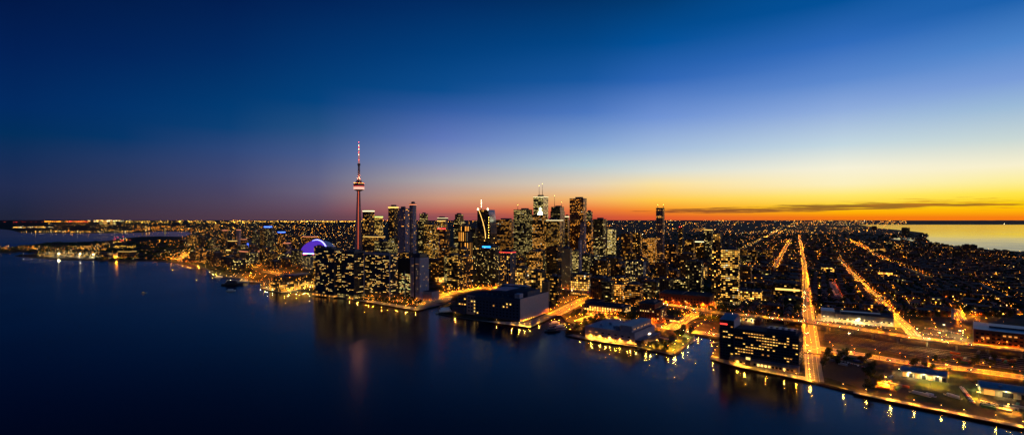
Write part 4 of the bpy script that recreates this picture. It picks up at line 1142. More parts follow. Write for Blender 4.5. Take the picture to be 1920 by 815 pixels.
def shed(px, py, w, d, h, rot, label, lit):
    N = G(px, py); a = -math.radians(rot); root = empty('yard_shed', N, a); tag(root, label, 'shed')
    m = MB(); wm = plain('white_render', (.32,.32,.26), .7)
    m.prism([(0, 0), (w, 0), (w, d), (0, d)], 0, h*.7, wm); m.build('wall', root)
    g = MB()
    g.face([(-1, -1, h*.7), (w+1, -1, h*.7), (w+1, d/2, h), (-1, d/2, h)], STEEL); g.face([(-1, d/2, h), (w+1, d/2, h), (w+1, d+1, h*.7), (-1, d+1, h*.7)], STEEL)
    for x in (0, w): g.face([(x, 0, h*.7), (x, d, h*.7), (x, d/2, h-.3)], wm)
    rf = g.build('roof', root)
    for i in range(4): MB().box(w*(.15+.2*i), w*(.15+.2*i)+2.5, d*.2, d*.3, h*.83, h*.9+.6, LIL).build('skylight', rf)
    n = 7
    for i in range(n):
        x0 = w*(i+.2)/n
        MB().box(x0, x0+w*.6/n, -.25, -.02, .1, h*.5, WINM[0] if i < lit and i % 2 == 0 else DGLASS).build('door', root)
    for i in range(3): MB().lamp((w*(.2+.3*i), -2, h*.62), 'white', .5).build('floodlight', root)
    MB().lamp((-2.5, d*.3, h*.62), 'white', .5).build('floodlight', root)
    FOOT.append((N.x+w/2, N.y, w*.6))
shed(1690, 704, 46, 26, 11, 38, 'pale gabled shed with glowing doors and dark skylit roof in the near yard', 5)
shed(1838, 737, 110, 30, 12, 38, 'long pale shed with a blue-black roof and white-lit gable at the right edge', 2)
shed(1392, 600, 34, 20, 9, 38, 'small low shed with a lit forecourt behind the dark office slab', 4)

# ------------------------------------------------------------------ sail-roofed tower
def sail():
    Y = 1900.0; X, yc, w, d, a = fit(895, 932, Y, .7, 32)
    root = empty('office_tower', (X, yc, GZ), a); tag(root, 'tower with a sweeping sail-shaped crown outlined in gold light and a lit spire', 'tower')
    h = ZT(393, Y)-GZ; fm = facade('dark'); n = 10
    MB().prism(rect(w, d), 0, h*.62, fm, ROOF).build('wall', root)
    def prof(t): return w/2*(1-.36*t**1.5)          # right side leans in
    m = MB(); gl = plain('sail_glass', (.15, .13, .13), .12, .5); z = lambda t: h*(.62+.38*t)
    for i in range(n):
        t0, t1 = i/n, (i+1)/n; x0, x1 = prof(t0), prof(t1)
        for y, fl in ((-d/2, 0), (d/2, 1)):
            P = [(-w/2, y, z(t0)), (x0, y, z(t0)), (x1, y, z(t1)), (-w/2, y, z(t1))]
            uv = [(0, z(t0)), (x0+w/2, z(t0)), (x1+w/2, z(t1)), (0, z(t1))]
            if fl: P.reverse(); uv.reverse()
            m.face(P, fm, uv)
        m.face([(x0, -d/2, z(t0)), (x0, d/2, z(t0)), (x1, d/2, z(t1)), (x1, -d/2, z(t1))], gl)
        m.face([(-w/2, d/2, z(t0)), (-w/2, -d/2, z(t0)), (-w/2, -d/2, z(t1)), (-w/2, d/2, z(t1))], fm)
    m.face([(-w/2, -d/2, h), (prof(1), -d/2, h), (prof(1), d/2, h), (-w/2, d/2, h)], ROOF)
    m.build('crown', root)
    m = MB(); gd = CR['gold']
    arc = [(-w/2+w*(.12+.50*math.sin(math.pi/2*t)), h*(.995-.45*t)) for t in [i/12 for i in range(13)]]
    for (x0, z0), (x1, z1) in zip(arc, arc[1:]): m.bar((x0, -d/2-.6, z0), (x1, -d/2-.6, z1), 1.9, gd)
    m.build('light_line', root)
    m = MB()
    for i in range(9): m.octa((w*.36, -d/2-1, h*(.56+.04*i)), 1.3, FAR['gold'])
    m.build('edge_light', root)
    for x in (-w/2+3, prof(1)-2): MB().octa((x, -d/2, h+2), 4.2, glow('crown_lamp', (1, .8, .4), 8), 5).build('crown_lamp', root)
    zt = ZT(375, yc)-GZ
    sp_ = MB().cone((-w/2+4, 0), 1.3, .7, h, zt, METAL, 6).build('spire', root)
    for i in range(6): MB().octa((-w/2+4, -1, h+(zt-h)*(.3+.14*i)), 1.3, FAR['white']).build('beacon', sp_)
    FOOT.append((X, yc, w*.7))
sail()
# beacon ornament on the green-tinted tower
p = AT(1013, 2000, ZT(403, 2000)); e = empty('roof_ornament', p); tag(e, 'white glowing round-headed ornament on top of the green-tinted office tower', 'beacon')
gm = glow('ornament_white', (.9, 1, .6), 5); MB().cone((0, 0), 11, 8, .3, 12, gm, 16).cone((0, 0), 8, 3, 12.02, 17, gm, 16).build('base', e); MB().octa((0, 0, 24), 5.5, gm, 7).build('globe', e)

# ------------------------------------------------------------------ boats
def boat(px, py, L, bm, label, rot, cab=.5, mast=True, colr=None, decks=1, lit=True, on_water=True, group=None, z=None):
    p = G(px, py, 0 if on_water else GZ); e = empty('boat' if L < 40 else 'ferry', (p.x, p.y, (0 if on_water else GZ+.02)), math.radians(rot))
    tag(e, label, 'boat' if L < 40 else 'ferry', group)
    hm = colr or plain('white_hull', (.6, .6, .58), .4); m = MB(); S_ = 9
    def sec(t): b = bm/2*min(1, (1-t)*3.2)**.6*min(1, .82+t*.6); return (-L/2+L*t, b)
    for i in range(S_):
        (x0, b0), (x1, b1) = sec(i/S_), sec((i+1)/S_-(1e-3 if i == S_-1 else 0)); hh0 = L*.075+L*.04*(i/S_)**2; hh1 = L*.075+L*.04*((i+1)/S_)**2
        m.face([(x0, -b0*.6, -.2), (x1, -b1*.6, -.2), (x1, -b1, hh1), (x0, -b0, hh0)], hm); m.face([(x1, b1*.6, -.2), (x0, b0*.6, -.2), (x0, b0, hh0), (x1, b1, hh1)], hm)
        m.face([(x0, -b0, hh0), (x1, -b1, hh1), (x1, b1, hh1), (x0, b0, hh0)], WALK)
        if i == 0: m.face([(x0, b0*.6, -.2), (x0, -b0*.6, -.2), (x0, -b0, hh0), (x0, b0, hh0)], hm)
    m.build('hull', e); z = L*.08+.05
    for k in range(decks):
        f = 1-.22*k; MB().box(-L*.32*f, L*.22*f, -bm*.33*f, bm*.33*f, z, z+L*.06+1.2, facade('arcade') if lit else hm, hm, False).build('cabin', e); z += L*.06+1.22
    if mast: MB().cone((0, 0), .15, .06, z, z+L*.3, METAL, 5).build('mast', e)
boat(436, 534, 62, 13, 'dark ferry moored beside the marina pier in front of the floodlit quay', 12, decks=2, colr=plain('black_hull', (.04,.04,.05), .5), lit=False)
boat(459, 529, 45, 11, 'golden-lit ferry moored right of the dark ferry', 6, decks=2)
boat(476, 530, 34, 8, 'small white tour boat by the marina lamps', 15, decks=1)
boat(433, 545, 26, 6, 'low white motor launch off the marina', 10, lit=False, mast=False)
boat(410, 519, 24, 6, 'dark sailing boat moored near the park breakwater', 30, lit=False)
boat(270, 549, 14, 4, 'tiny lone boat with a light out on the open harbour', 40, lit=True)
boat(836, 586, 46, 11, 'pale grey ship berthed at the left end of the sugar refinery', 20, lit=False, decks=2)
boat(1040, 606, 24, 6, 'pale moored boat nearest the refinery corner in the slip', 35, lit=False)
boat(1050, 613, 22, 5.5, 'white moored boat farthest out in the slip by the garden pier', 30, lit=False)
boat(1036, 621, 30, 8, 'dark flat workboat lying at the mouth of the slip', 10, lit=False, mast=False, colr=plain('black_hull', (.04,.04,.05), .5))
for i, (x, y, r_) in enumerate([(1716,737,120),(1724,739,125),(1733,741,118),(1742,741,122),(1781,742,115),(1790,745,120)]):
    boat(x, y, 13, 4.2, ['pale laid-up boat in the near yard, leftmost of the row','pale laid-up boat in the near yard, second of the row','pale laid-up boat in the near yard, third of the row','pale laid-up boat in the near yard, fourth of the row','pale laid-up boat by the parked cars, left one','pale laid-up boat by the parked cars, right one'][i], r_, lit=False, on_water=False, group='boats laid up in the near yard')

# floating docks in the slip
for (x, y, L_, rt, lb) in ((1046,609,40,35,'floating dock in the slip nearest the refinery'),(1056,617,34,35,'floating dock in the slip nearest the garden pier'),(1297,640,24,50,'small wooden dock on the corner of the lawn pier'),(1341,642,20,20,'short dock left of the glass quayside offices')):
    p = G(x, y, 0); m = MB().box(-L_/2, L_/2, -2, 2, -.3, 1.0, WALK); tag(m.build('floating_dock', None, p, math.radians(rt)), lb, 'dock', 'floating docks')

# ------------------------------------------------------------------ cars
CARM = [plain('car_paint_'+n, c, .3, .3, vary=.05) for n, c in (('white', (.6, .6, .6)), ('silver', (.35, .36, .38)), ('black', (.02, .02, .025)), ('red', (.3, .02, .02)), ('blue', (.03, .06, .2)))]
TYRE = plain('tyre_rubber', (.02, .02, .02), .9)
def car_proto(cm):
    b = MB(); P = [(-2.2, .35), (2.2, .35), (2.25, .8), (1.3, .95), (-2.2, 1.0)]
    b.face([(x, -.88, z) for x, z in P], cm); b.face([(x, .88, z) for x, z in P[::-1]], cm)
    for i in range(5):
        (x0, z0), (x1, z1) = P[i], P[(i+1) % 5]; b.face([(x0, -.88, z0), (x0, .88, z0), (x1, .88, z1), (x1, -.88, z1)], cm)
    g = MB(); Q = [(-1.9, 1.0), (1.2, .96), (.5, 1.48), (-1.4, 1.5)]
    g.face([(x, -.76, z) for x, z in Q], DGLASS); g.face([(x, .76, z) for x, z in Q[::-1]], DGLASS)
    for i, mt in ((1, DGLASS), (2, cm), (3, DGLASS)):
        (x0, z0), (x1, z1) = Q[i], Q[(i+1) % 4]; g.face([(x0, -.76, z0), (x0, .76, z0), (x1, .76, z1), (x1, -.76, z1)], mt)
    wh = MB().cone((0, 0), .33, .33, -.1, .1, TYRE, 10); me = wh.mesh('wheel')
    return b.mesh('body'), g.mesh('cabin'), me
CP = [car_proto(c) for c in CARM]; CN = ['white', 'silver', 'black', 'red', 'blue']
def car(p, rz, label, group, k):
    e = empty('parked_car', p, rz); tag(e, label, 'car', group); b, g, wl = CP[k]
    link(b, 'body', e); link(g, 'cabin', e)
    for x in (-1.4, 1.4):
        for y in (-.85, .85):
            o = link(wl, 'wheel', e, (x, y, .33)); o.rotation_euler = (math.pi/2, 0, 0)
def rowcars(px0, py0, px1, py1, n, rz, where, group):
    A, Bq = G(px0, py0, GZ+.1), G(px1, py1, GZ+.1)
    for i in range(n):
        if rnd.random() < .12: continue
        k = rnd.choice([0, 0, 1, 1, 2, 2, 3, 4]); car(A.lerp(Bq, i/(n-1))+Vector((0, 0, .02)), rz+rnd.uniform(-.04, .04), f'{CN[k]} car parked {where}', group, k)
CM = [plain('container_'+n, c, .6, .2) for n, c in (('rust', (.22, .06, .03)), ('blue', (.04, .08, .2)), ('grey', (.25, .25, .25)), ('green', (.04, .14, .07)), ('white', (.5, .5, .47)))]
CCN = ['rust red', 'blue', 'grey', 'green', 'white']
def container(x, y, rz, where, group, k):
    m = MB().box(-6.1, 6.1, -1.22, 1.22, 0, 2.6, CM[k])
    for i in range(24):
        xx = -5.9+i*.51
        m.box(xx, xx+.2, -1.3, -1.23, .1, 2.5, CM[k]).box(xx, xx+.2, 1.23, 1.3, .1, 2.5, CM[k])
    e = empty('shipping_container', (x, y, GZ+.12), rz); tag(e, f'{CCN[k]} shipping container {where}', 'container', group)
    link(m.mesh('container_body'), 'body', e)
    d_ = MB()
    for yy in (-.8, -.3, .3, .8): d_.box(6.11, 6.2, yy-.03, yy+.03, .1, 2.5, METAL)
    d_.build('door_bar', e)
for (bx, n_, wh) in (((1560, 668, 1632, 690), 9, 'standing on the dark vacant lot'), ((1655, 706, 1700, 735), 7, 'at the left end of the near yard'), ((1760, 660, 1900, 680), 12, 'beside the tracks in the rail yard'), ((1850, 755, 1915, 780), 6, 'near the quay at the right edge'), ((1570, 592, 1600, 604), 0, 'x')):
    for _ in range(n_):
        p = G(rnd.uniform(bx[0], bx[2]), rnd.uniform(bx[1], bx[3])); container(p.x, p.y, -math.radians(50)+rnd.choice([0, math.pi/2, .05]), wh, 'containers '+wh, rnd.randrange(5))
rowcars(1803, 726, 1826, 757, 16, -.2, 'in the single file beside the laid-up boats', 'cars in the yard file')
rowcars(1840, 752, 1905, 768, 14, .9, 'in the yard before the long pale shed', 'cars before the long shed')
rowcars(1712, 622, 1790, 634, 22, .9, 'in the front line of the floodlit lot left of the brick warehouse', 'cars in the floodlit lot')
rowcars(1735, 615, 1800, 626, 18, .9, 'in the back line of the floodlit lot left of the brick warehouse', 'cars in the floodlit lot')
rowcars(1226, 630, 1252, 636, 10, .9, 'in the small lot on the lawn pier', 'cars on the lawn pier')
rowcars(1545, 602, 1660, 615, 16, .9, 'in front of the floodlit depot', 'cars before the depot')
rowcars(1560, 672, 1625, 690, 18, .9, 'in the dark vacant lot by the boulevard', 'cars in the vacant lot')
# lamp masts and floodlights of the yards
def mast(px, py, h, colr, label):
    p = G(px, py); e = empty('floodlight_mast', p, rnd.uniform(0, 6)); tag(e, label, 'light mast')
    MB().cone((0, 0), .25, .14, 0, h, METAL, 6).build('pole', e); MB().box(-1.2, 1.2, -.2, .2, h, h+.35, METAL).build('bracket', e)
    for s in (-1, 1): MB().lamp((s*.9, -.3, h-.35), colr, 2.6 if h == 16 else 1.1 if h == 13 else .7).build('lamp_head', e)
for a_ in [(1592,652,24,'white','floodlight mast in the middle of the dark rail yard'),(1742,655,18,'white','floodlight mast in the rail yard right of the middle one'),(1775,702,14,'gold','light mast on the lawn between the two pale sheds'),
           (1720,628,12,'white','light mast at the left of the floodlit lot'),(1762,636,12,'white','light mast at the near edge of the floodlit lot'),(1770,620,12,'white','light mast at the back of the floodlit lot'),(1800,632,12,'white','light mast beside the pale end wall of the warehouse'),
           (1745,722,10,'gold','light mast left of the laid-up boats'),(1835,748,9,'gold','light mast beside the file of parked cars'),(1660,717,8,'gold','light mast at the left end of the near yard'),(1662,725,7,'orange','low lamp by the quay at the left end of the near yard'),
           (1232,648,10,'gold','light mast before the lawn pier cars'),(1266,655,10,'gold','light mast at the tip of the lawn pier'),(1289,630,9,'white','light mast by the trees of the lawn pier'),(1218,634,9,'white','light mast between the low warehouse and the lawn'),
           (1420,601,10,'gold','light mast left on the lit forecourt behind the dark slab'),(1448,606,10,'gold','light mast right on the lit forecourt behind the dark slab'),(1905,650,14,'white','light mast near the right edge beside the elevated road'),
           (1545,601,10,'white','light mast at the left of the floodlit depot'),(1610,606,10,'white','light mast in the middle of the depot yard'),(1890,772,9,'gold','light mast among the cars at the right edge'),(206,484,13,'orange','orange yard mast before the lit airport hangar, leftmost of three'),(212,484.5,13,'orange','orange yard mast before the lit airport hangar, middle of three'),(218,485,13,'orange','orange yard mast before the lit airport hangar, rightmost of three'),(470,518,13,'orange','orange light mast behind the marina ferries'),(356,492,13,'orange','tall orange mast on the western harbour wall'),(110,481,16,'white','floodlight mast left on the airport apron'),(150,481,16,'white','floodlight mast in the middle of the airport apron'),(175,482,16,'white','floodlight mast right on the airport apron')]:
    mast(*a_)
# ------------------------------------------------------------------ land test
P2 = [(p.x, p.y) for p in poly]
def inside(x, y):
    c = False; n = len(P2); j = n-1
    for i in range(n):
        xi, yi = P2[i]; xj, yj = P2[j]
        if (yi > y) != (yj > y) and x < (xj-xi)*(y-yi)/(yj-yi)+xi: c = not c
        j = i
    return c
RS = []
for pts, wd in ROADW:
    for i in range(len(pts)-1): RS.append((pts[i].to_2d(), pts[i+1].to_2d(), wd/2))
def rdist(x, y):
    q = Vector((x, y)); best = 1e9
    for a, b, hw in RS:
        d = b-a; t = max(0, min(1, (q-a).dot(d)/d.length_squared)); best = min(best, (q-a-d*t).length-hw)
    return best
def free(x, y, r, road=True):
    for fx, fy, fr in FOOT:
        if (fx-x)**2+(fy-y)**2 < (fr+r)**2: return False
    if not inside(x, y) or not inside(x-r, y) or not inside(x+r, y) or not inside(x, y-r): return False
    return not road or rdist(x, y) > r
# ------------------------------------------------------------------ filler mid-rises
def limit(px):
    if px < 350: return 456
    if px < 600: return 458
    if px < 1130: return 468
    if px < 1330: return 458
    return 474
def add_mid(n, pxr, pyr, hr, stys, words, group, wr=(22, 46), top=None):
    k = t = 0
    while k < n and t < n*30:
        t += 1
        px, py = rnd.uniform(*pxr), rnd.uniform(*pyr); p = G(px, py)
        w, d = rnd.uniform(*wr), rnd.uniform(*wr)
        if not free(p.x, p.y, math.hypot(w, d)/2*.8): continue
        h = rnd.uniform(*hr)
        if rnd.random() < .3: h *= 1.5
        h = min(h, ZT((top or limit(px))+rnd.uniform(0, 14), p.y)-GZ)
        if h < 9: h = rnd.uniform(8, 12)
        sty = rnd.choice(stys); m = MB().prism(rect(w, d), 0, h, facade(sty), ROOF)
        if h > 20:
            m.box(-w*.25, w*.2, -d*.2, d*.25, h+.02, h+4.5, plain('penthouse_panel', (.11, .10, .11), .7), ROOF, False)
            if rnd.random() < .4: m.prism([(q[0]*1.3, q[1]*1.25) for q in rect(w, d)], 0, min(10, h*.3), facade('brown'), ROOF)
        o = m.build('midrise_building', None, (p.x, p.y, GZ), -math.radians(32)+rnd.choice([0, 0, math.pi/2]))
        tag(o, words, 'building', group)
        FOOT.append((p.x, p.y, math.hypot(w, d)/2*.8)); k += 1
    print(group, k)
add_mid(62, (345, 600), (458, 505), (18, 75), ['condo_far','condo_dense','condo_dense','brown','condo_far'], 'mid-height block speckled with warm windows in the western lakeside cluster', 'western lakeside blocks', (24, 44))
add_mid(42, (600, 870), (470, 545), (25, 110), ['condo_dense','office_gold','office','condo_far','brown'], 'lit block wedged between the downtown towers left of the sail-roofed tower', 'blocks in the left half of downtown')
add_mid(46, (860, 1140), (478, 545), (25, 110), ['office_gold','office_gold','office','condo_dense','brown','office_green'], 'lit block wedged between the downtown towers around the bank towers', 'blocks in the right half of downtown')
add_mid(60, (1130, 1400), (455, 555), (12, 60), ['brown','condo_far','condo_far','office_dim','brown','condo_dense'], 'brownish mid-height block with scattered windows on the eastern side of downtown', 'blocks east of downtown')
add_mid(44, (1395, 1505), (500, 560), (8, 22), ['brown','house','dark','office_dim','brick'], 'low dark block between the condominium pair and the long avenue', 'low blocks left of the avenue')
add_mid(26, (1385, 1500), (455, 490), (14, 34), ['condo_far','condo_far','house'], 'far apartment block on the plain beyond the condominium pair', 'far blocks on the plain', (24, 40))
add_mid(20, (1660, 1850), (452, 485), (10, 34), ['condo_far','house'], 'small dark apartment block near the golden lake', 'apartment blocks near the beach', (24, 50), 449)

add_mid(46, (1520, 1960), (500, 592), (8, 16), ['brown','house','brick','dark','condo_far'], 'low flat-roofed block among the trees of the eastern quarter', 'low blocks of the eastern quarter', (16, 40))
add_mid(16, (1530, 1900), (560, 596), (6, 9), ['arcade','office_dim','brick'], 'low shop building near the floodlit depot, its front partly lit', 'low shops near the depot', (14, 34))
for a_, b_, t_, y_, st_, l_ in ((1540,1564,502,511,'glasshall','low hall with a brilliant white front on the cross street, left of two'), (1645,1682,511,519,'glasshall','long low hall with a white front on the cross street, right of two'),
        (1630,1660,466,472,'arcade','low lit shed on the eastern plain below the long diagonal road'), (1300,1330,428,431,'arcade','far lit hall above the gold-topped tower'), (1560,1600,579,588,'brick','long brick row behind the floodlit depot')):
    B('retail_hall', 'building', l_, a_, b_, t_, y_, st_, r=.35, pent=0, rot=28)
# ------------------------------------------------------------------ cars on the roads
HLM = glow('headlight_glow', (1, .86, .55), 60); TLM = glow('taillight_glow', (1, .03, .01), 30)
hl = MB().box(-.12, .12, -.18, .18, -.1, .1, HLM).mesh('headlight'); tl = MB().box(-.1, .1, -.2, .2, -.1, .1, TLM).mesh('taillight')
DR = [('avenue', 0, 26, 'on the long avenue'), ('boulevard', 3, 22, 'on the harbour boulevard'), ('elevated', len(ROADW)-1, 44, 'on the elevated expressway'), ('street', 5, 10, 'on the wide street by the sugar refinery'), ('street', 4, 6, 'on the street under the elevated road')]
for nm, ix, n, wh in DR:
    pts, wd = ROADW[ix]; L = sum((pts[i+1]-pts[i]).length for i in range(len(pts)-1))
    al = along(pts, min(9, L/400)); k = 0
    while k < n:
        p, d = rnd.choice(al)
        if p.y > 1900 or not (20 < 960+F*p.x/p.y < 1960): k += 1; continue
        s_ = rnd.choice((-1, 1)); off_ = s_*rnd.choice((.16, .32))*wd; q = Vector((p.x+d.y*off_, p.y-d.x*off_, (EZ if nm == 'elevated' else GZ)+.2))
        rz = math.atan2(d.y, d.x)+(0 if s_ > 0 else math.pi); c_ = rnd.randrange(5)
        e = empty('car', q, rz); tag(e, f'{CN[c_]} car driving {wh} with its lights on', 'car', f'cars driving {wh}')
        b, g, wl = CP[c_]; link(b, 'body', e); link(g, 'cabin', e)
        for y in (-.6, .6): link(hl, 'headlight', e, (2.3, y, .65)); link(tl, 'taillight', e, (-2.28, y, .75))
        for x in (-1.4, 1.4):
            for y in (-.85, .85): o = link(wl, 'wheel', e, (x, y, .33)); o.rotation_euler = (math.pi/2, 0, 0)
        k += 1
# ------------------------------------------------------------------ houses of the eastern quarters
def house_mesh(w, d, h, k):
    m = MB(); fm = facade('house'); m.prism(rect(w, d), 0, h, fm)
    r = h+w*.28
    e = .6
    m.face([(-w/2-e, -d/2-e, h-.3), (0, -d/2-e, r), (0, d/2+e, r), (-w/2-e, d/2+e, h-.3)][::-1], ROOF); m.face([(w/2+e, -d/2-e, h-.3), (0, -d/2-e, r), (0, d/2+e, r), (w/2+e, d/2+e, h-.3)], ROOF)
    for y in (-d/2, d/2): m.face([(-w/2, y, h), (w/2, y, h), (0, y, r-.2)], fm)
    m.box(w*.2, w*.2+.9, d*.1, d*.1+.9, h, r+1, BRK)
    return m.mesh('house')
HM = [house_mesh(*q, i) for i, q in enumerate([(9, 13, 6.5), (11, 15, 7), (12, 22, 8), (10, 30, 9), (14, 18, 10)])]
HL = ['gabled house among dark trees in the eastern quarter', 'wide gabled house among dark trees in the eastern quarter', 'long gabled house among dark trees in the eastern quarter', 'terrace of houses under one long roof in the eastern quarter', 'tall gabled house among dark trees in the eastern quarter']
cand = []
a32 = math.radians(31)
for _ in range(5200):
    px, py = rnd.uniform(1395, 1990), 505+100*rnd.random()**1.3
    if px > 1500 and py > 590: continue
    p = G(px, py)
    # snap to the street grid so that rows form
    u = p.x*math.cos(a32)-p.y*math.sin(a32); v = p.x*math.sin(a32)+p.y*math.cos(a32)
    u = round(u/46)*46+(-11 if rnd.random() < .5 else 11); v = round(v/17)*17
    x, y = u*math.cos(a32)+v*math.sin(a32), -u*math.sin(a32)+v*math.cos(a32)
    cand.append((x, y))
seen = set(); hs = []
for x, y in cand:
    key = (round(x/8), round(y/8))
    if key in seen: continue
    seen.add(key)
    if free(x, y, 7): hs.append((x, y))
hs.sort(key=lambda q: q[1])
print('houses', len(hs))
for x, y in hs[:300]:
    k = rnd.randrange(5); o = bpy.data.objects.new('house', HM[k]); C.objects.link(o); o.location = (x, y, GZ); o.rotation_euler = (0, 0, -a32+rnd.choice([0, math.pi]))
    tag(o, HL[k], 'house', 'gabled houses of the eastern quarter')
m = MB()
def put_box_house(m, x, y, sc=1.0):
    w, d, h = rnd.uniform(9, 16)*sc, rnd.uniform(12, 26)*sc, rnd.uniform(6, 10)*min(sc, 1.4); c, s = math.cos(-a32), math.sin(-a32)
    P = [(x+px_*c-py_*s, y+px_*s+py_*c) for px_, py_ in rect(w, d)]
    m.prism(P, GZ, GZ+h, facade('house'), ROOF)
for x, y in hs[300:]: put_box_house(m, x, y)
for _ in range(2600):
    px = rnd.uniform(1130, 1900); py = 430+80*rnd.random()**.8; p = G(px, py)
    if inside(p.x, p.y) and rdist(p.x, p.y) > 8: put_box_house(m, p.x, p.y, 1.3)
tag(m.build('distant_houses'), 'countless small roofs of the far eastern plain', 'houses', kind='stuff')

# ------------------------------------------------------------------ trees
LEAF = []
for n_, c_ in (('dark', (.018, .032, .012)), ('mid', (.028, .045, .015)), ('olive', (.045, .05, .018))):
    LEAF.append(plain('leaf_'+n_, c_, .9, vary=.5, scale=.6))
def tree_proto(seed, H_, R_):
    r = random.Random(seed); t = MB(); t.cone((0, 0), .32, .18, 0, H_*.5, BARK, 6)
    for i in range(5):
        a = r.uniform(0, 6.28); t.bar((0, 0, H_*r.uniform(.3, .48)), (R_*.6*math.cos(a), R_*.6*math.sin(a), H_*r.uniform(.55, .8)), .16, BARK)
    c = MB(); cl = [(r.uniform(-.55, .55)*R_, r.uniform(-.55, .55)*R_, H_*r.uniform(.45, .85), R_*r.uniform(.35, .6)) for _ in range(9)]
    for cx, cy_, cz, cr_ in cl:
        for _ in range(34):
            v = Vector((r.gauss(0, 1), r.gauss(0, 1), r.gauss(0, .8))).normalized()*cr_*r.uniform(.6, 1.05); q = Vector((cx, cy_, cz))+v
            n = (v.normalized()+Vector((r.uniform(-.5, .5), r.uniform(-.5, .5), r.uniform(-.2, .8)))).normalized(); u = n.orthogonal().normalized(); w_ = n.cross(u); s = r.uniform(.4, .85)
            c.face([q+u*s, q+w_*s*.7, q-u*s, q-w_*s*.7], LEAF[seed % 3])
    return t.mesh('trunk'), c.mesh('crown')
TP = [tree_proto(i, h, r_) for i, (h, r_) in enumerate([(11, 4.5), (9, 4), (13, 5), (10, 4.6), (8, 3.4), (12, 4.2)])]
nt_ = 0
def tree(x, y, label, group):
    global nt_
    k = rnd.randrange(6); e = empty('tree', (x, y, GZ), rnd.uniform(0, 6.28)); s = rnd.uniform(.8, 1.25); e.scale = (s, s, s)
    link(TP[k][0], 'trunk', e); link(TP[k][1], 'crown', e); tag(e, label, 'tree', group); nt_ += 1
def grove(n, box, label, group, r=3, road=True):
    k = t = 0
    while k < n and t < n*15:
        t += 1; p = G(rnd.uniform(box[0], box[2]), rnd.uniform(box[1], box[3]))
        if free(p.x, p.y, r, road): tree(p.x, p.y, label, group); k += 1
grove(30, (1062, 588, 1140, 605), 'dark tree in the little waterfront garden left of the low pier warehouse', 'garden trees by the slip')
grove(12, (1066, 606, 1100, 622), 'dark tree on the quay at the left end of the low pier warehouse', 'trees at the end of the pier', 2)
grove(12, (1262, 622, 1300, 634), 'dark tree on the far side of the lawn pier', 'trees of the lawn pier')
grove(6, (1205, 648, 1262, 660), 'small tree along the near edge of the lawn pier', 'small trees of the lawn pier', 2)
grove(34, (660, 559, 790, 574), 'dark tree on the promenade before the waterfront condominiums', 'promenade trees', 2)
grove(14, (590, 546, 650, 556), 'dark tree at the foot of the leftmost black condominium', 'trees by the leftmost condominium', 2)
grove(26, (405, 500, 480, 515), 'dark park tree behind the marina', 'park trees behind the marina')
grove(20, (1540, 660, 1640, 690), 'dark tree beside the boulevard left of the near yard', 'trees beside the boulevard')
grove(14, (1618, 690, 1650, 735), 'dark tree in the hedge at the left edge of the near yard', 'hedge trees of the near yard', 2)
grove(28, (1245, 508, 1330, 545), 'dark tree on the tree-lined street behind the red brick warehouse', 'trees behind the brick warehouse')
grove(16, (1700, 678, 1900, 700), 'small tree on the lawn strip between boulevard and yard sheds', 'trees of the lawn strip', 2)
grove(14, (1390, 510, 1500, 540), 'dark street tree left of the long avenue', 'trees left of the avenue')
grove(300-nt_, (1530, 560, 1900, 600), 'dark tree among the nearest houses of the eastern quarter', 'trees among the nearest eastern houses', 3)
print('trees', nt_)
# the rest of the canopy: nobody could count it
m = MB()
def clump(m, x, y, R_, H_):
    k = rnd.randrange(3)
    for _ in range(16):
        v = Vector((rnd.gauss(0, 1), rnd.gauss(0, 1), abs(rnd.gauss(0, .7)))).normalized(); q = Vector((x+v.x*R_, y+v.y*R_, GZ+H_*.35+v.z*H_*.6))
        n = (v+Vector((rnd.uniform(-.4, .4), rnd.uniform(-.4, .4), .5))).normalized(); u = n.orthogonal().normalized(); w_ = n.cross(u); s = R_*rnd.uniform(.35, .6)
        m.face([q+u*s, q+w_*s*.8, q-u*s, q-w_*s*.8], LEAF[k])
nc = 0
for _ in range(6000):
    px = rnd.uniform(1130, 2000); py = 440+160*rnd.random()**1.25
    if py > 590 and px > 1500: continue
    p = G(px, py)
    if inside(p.x, p.y) and rdist(p.x, p.y) > 5 and (py > 500 or rnd.random() < .6): 
        if any((fx-p.x)**2+(fy-p.y)**2 < (fr*.8+3)**2 for fx, fy, fr in FOOT): continue
        s = 1+max(0, (p.y-2000)/2500); clump(m, p.x, p.y, rnd.uniform(4, 7)*s, rnd.uniform(8, 13)*min(s, 1.5)); nc += 1
for _ in range(900):
    px = rnd.uniform(-20, 420); py = rnd.uniform(452, 489); p = G(px, py)
    if inside(p.x, p.y) and rdist(p.x, p.y) > 5 and not (40 < px < 180 and py > 473): clump(m, p.x, p.y, rnd.uniform(7, 13), rnd.uniform(5, 10))
tag(m.build('woodland'), 'continuous dark tree canopy over the eastern plain and the western island', 'trees', kind='stuff')

# ------------------------------------------------------------------ city lights too many to count
fl = MB(); mid = MB()
def far_light(px, py, colr, size=1.0, z=None, up=0):
    p = G(px, py, GZ+5)
    if not inside(p.x, p.y): return
    r = p.y*.00030*size
    (fl if p.y > 4200 else mid).octa((p.x, p.y, GZ+5+up+r), r, FAR[colr], r*.8)
from mathutils import noise
def patchy(px, py):
    t = (py-407)**.5
    return noise.noise((px/55, t*2.6, 0))*.8+noise.noise((px/17, t*7, 5))*.5+rnd.gauss(0, .12) > .02
def sz(): return min(1.7, .38*rnd.paretovariate(2.6))
def cc(o=.62, g=.28): 
    t = rnd.random(); return 'orange' if t < o else 'gold' if t < o+g else 'white'
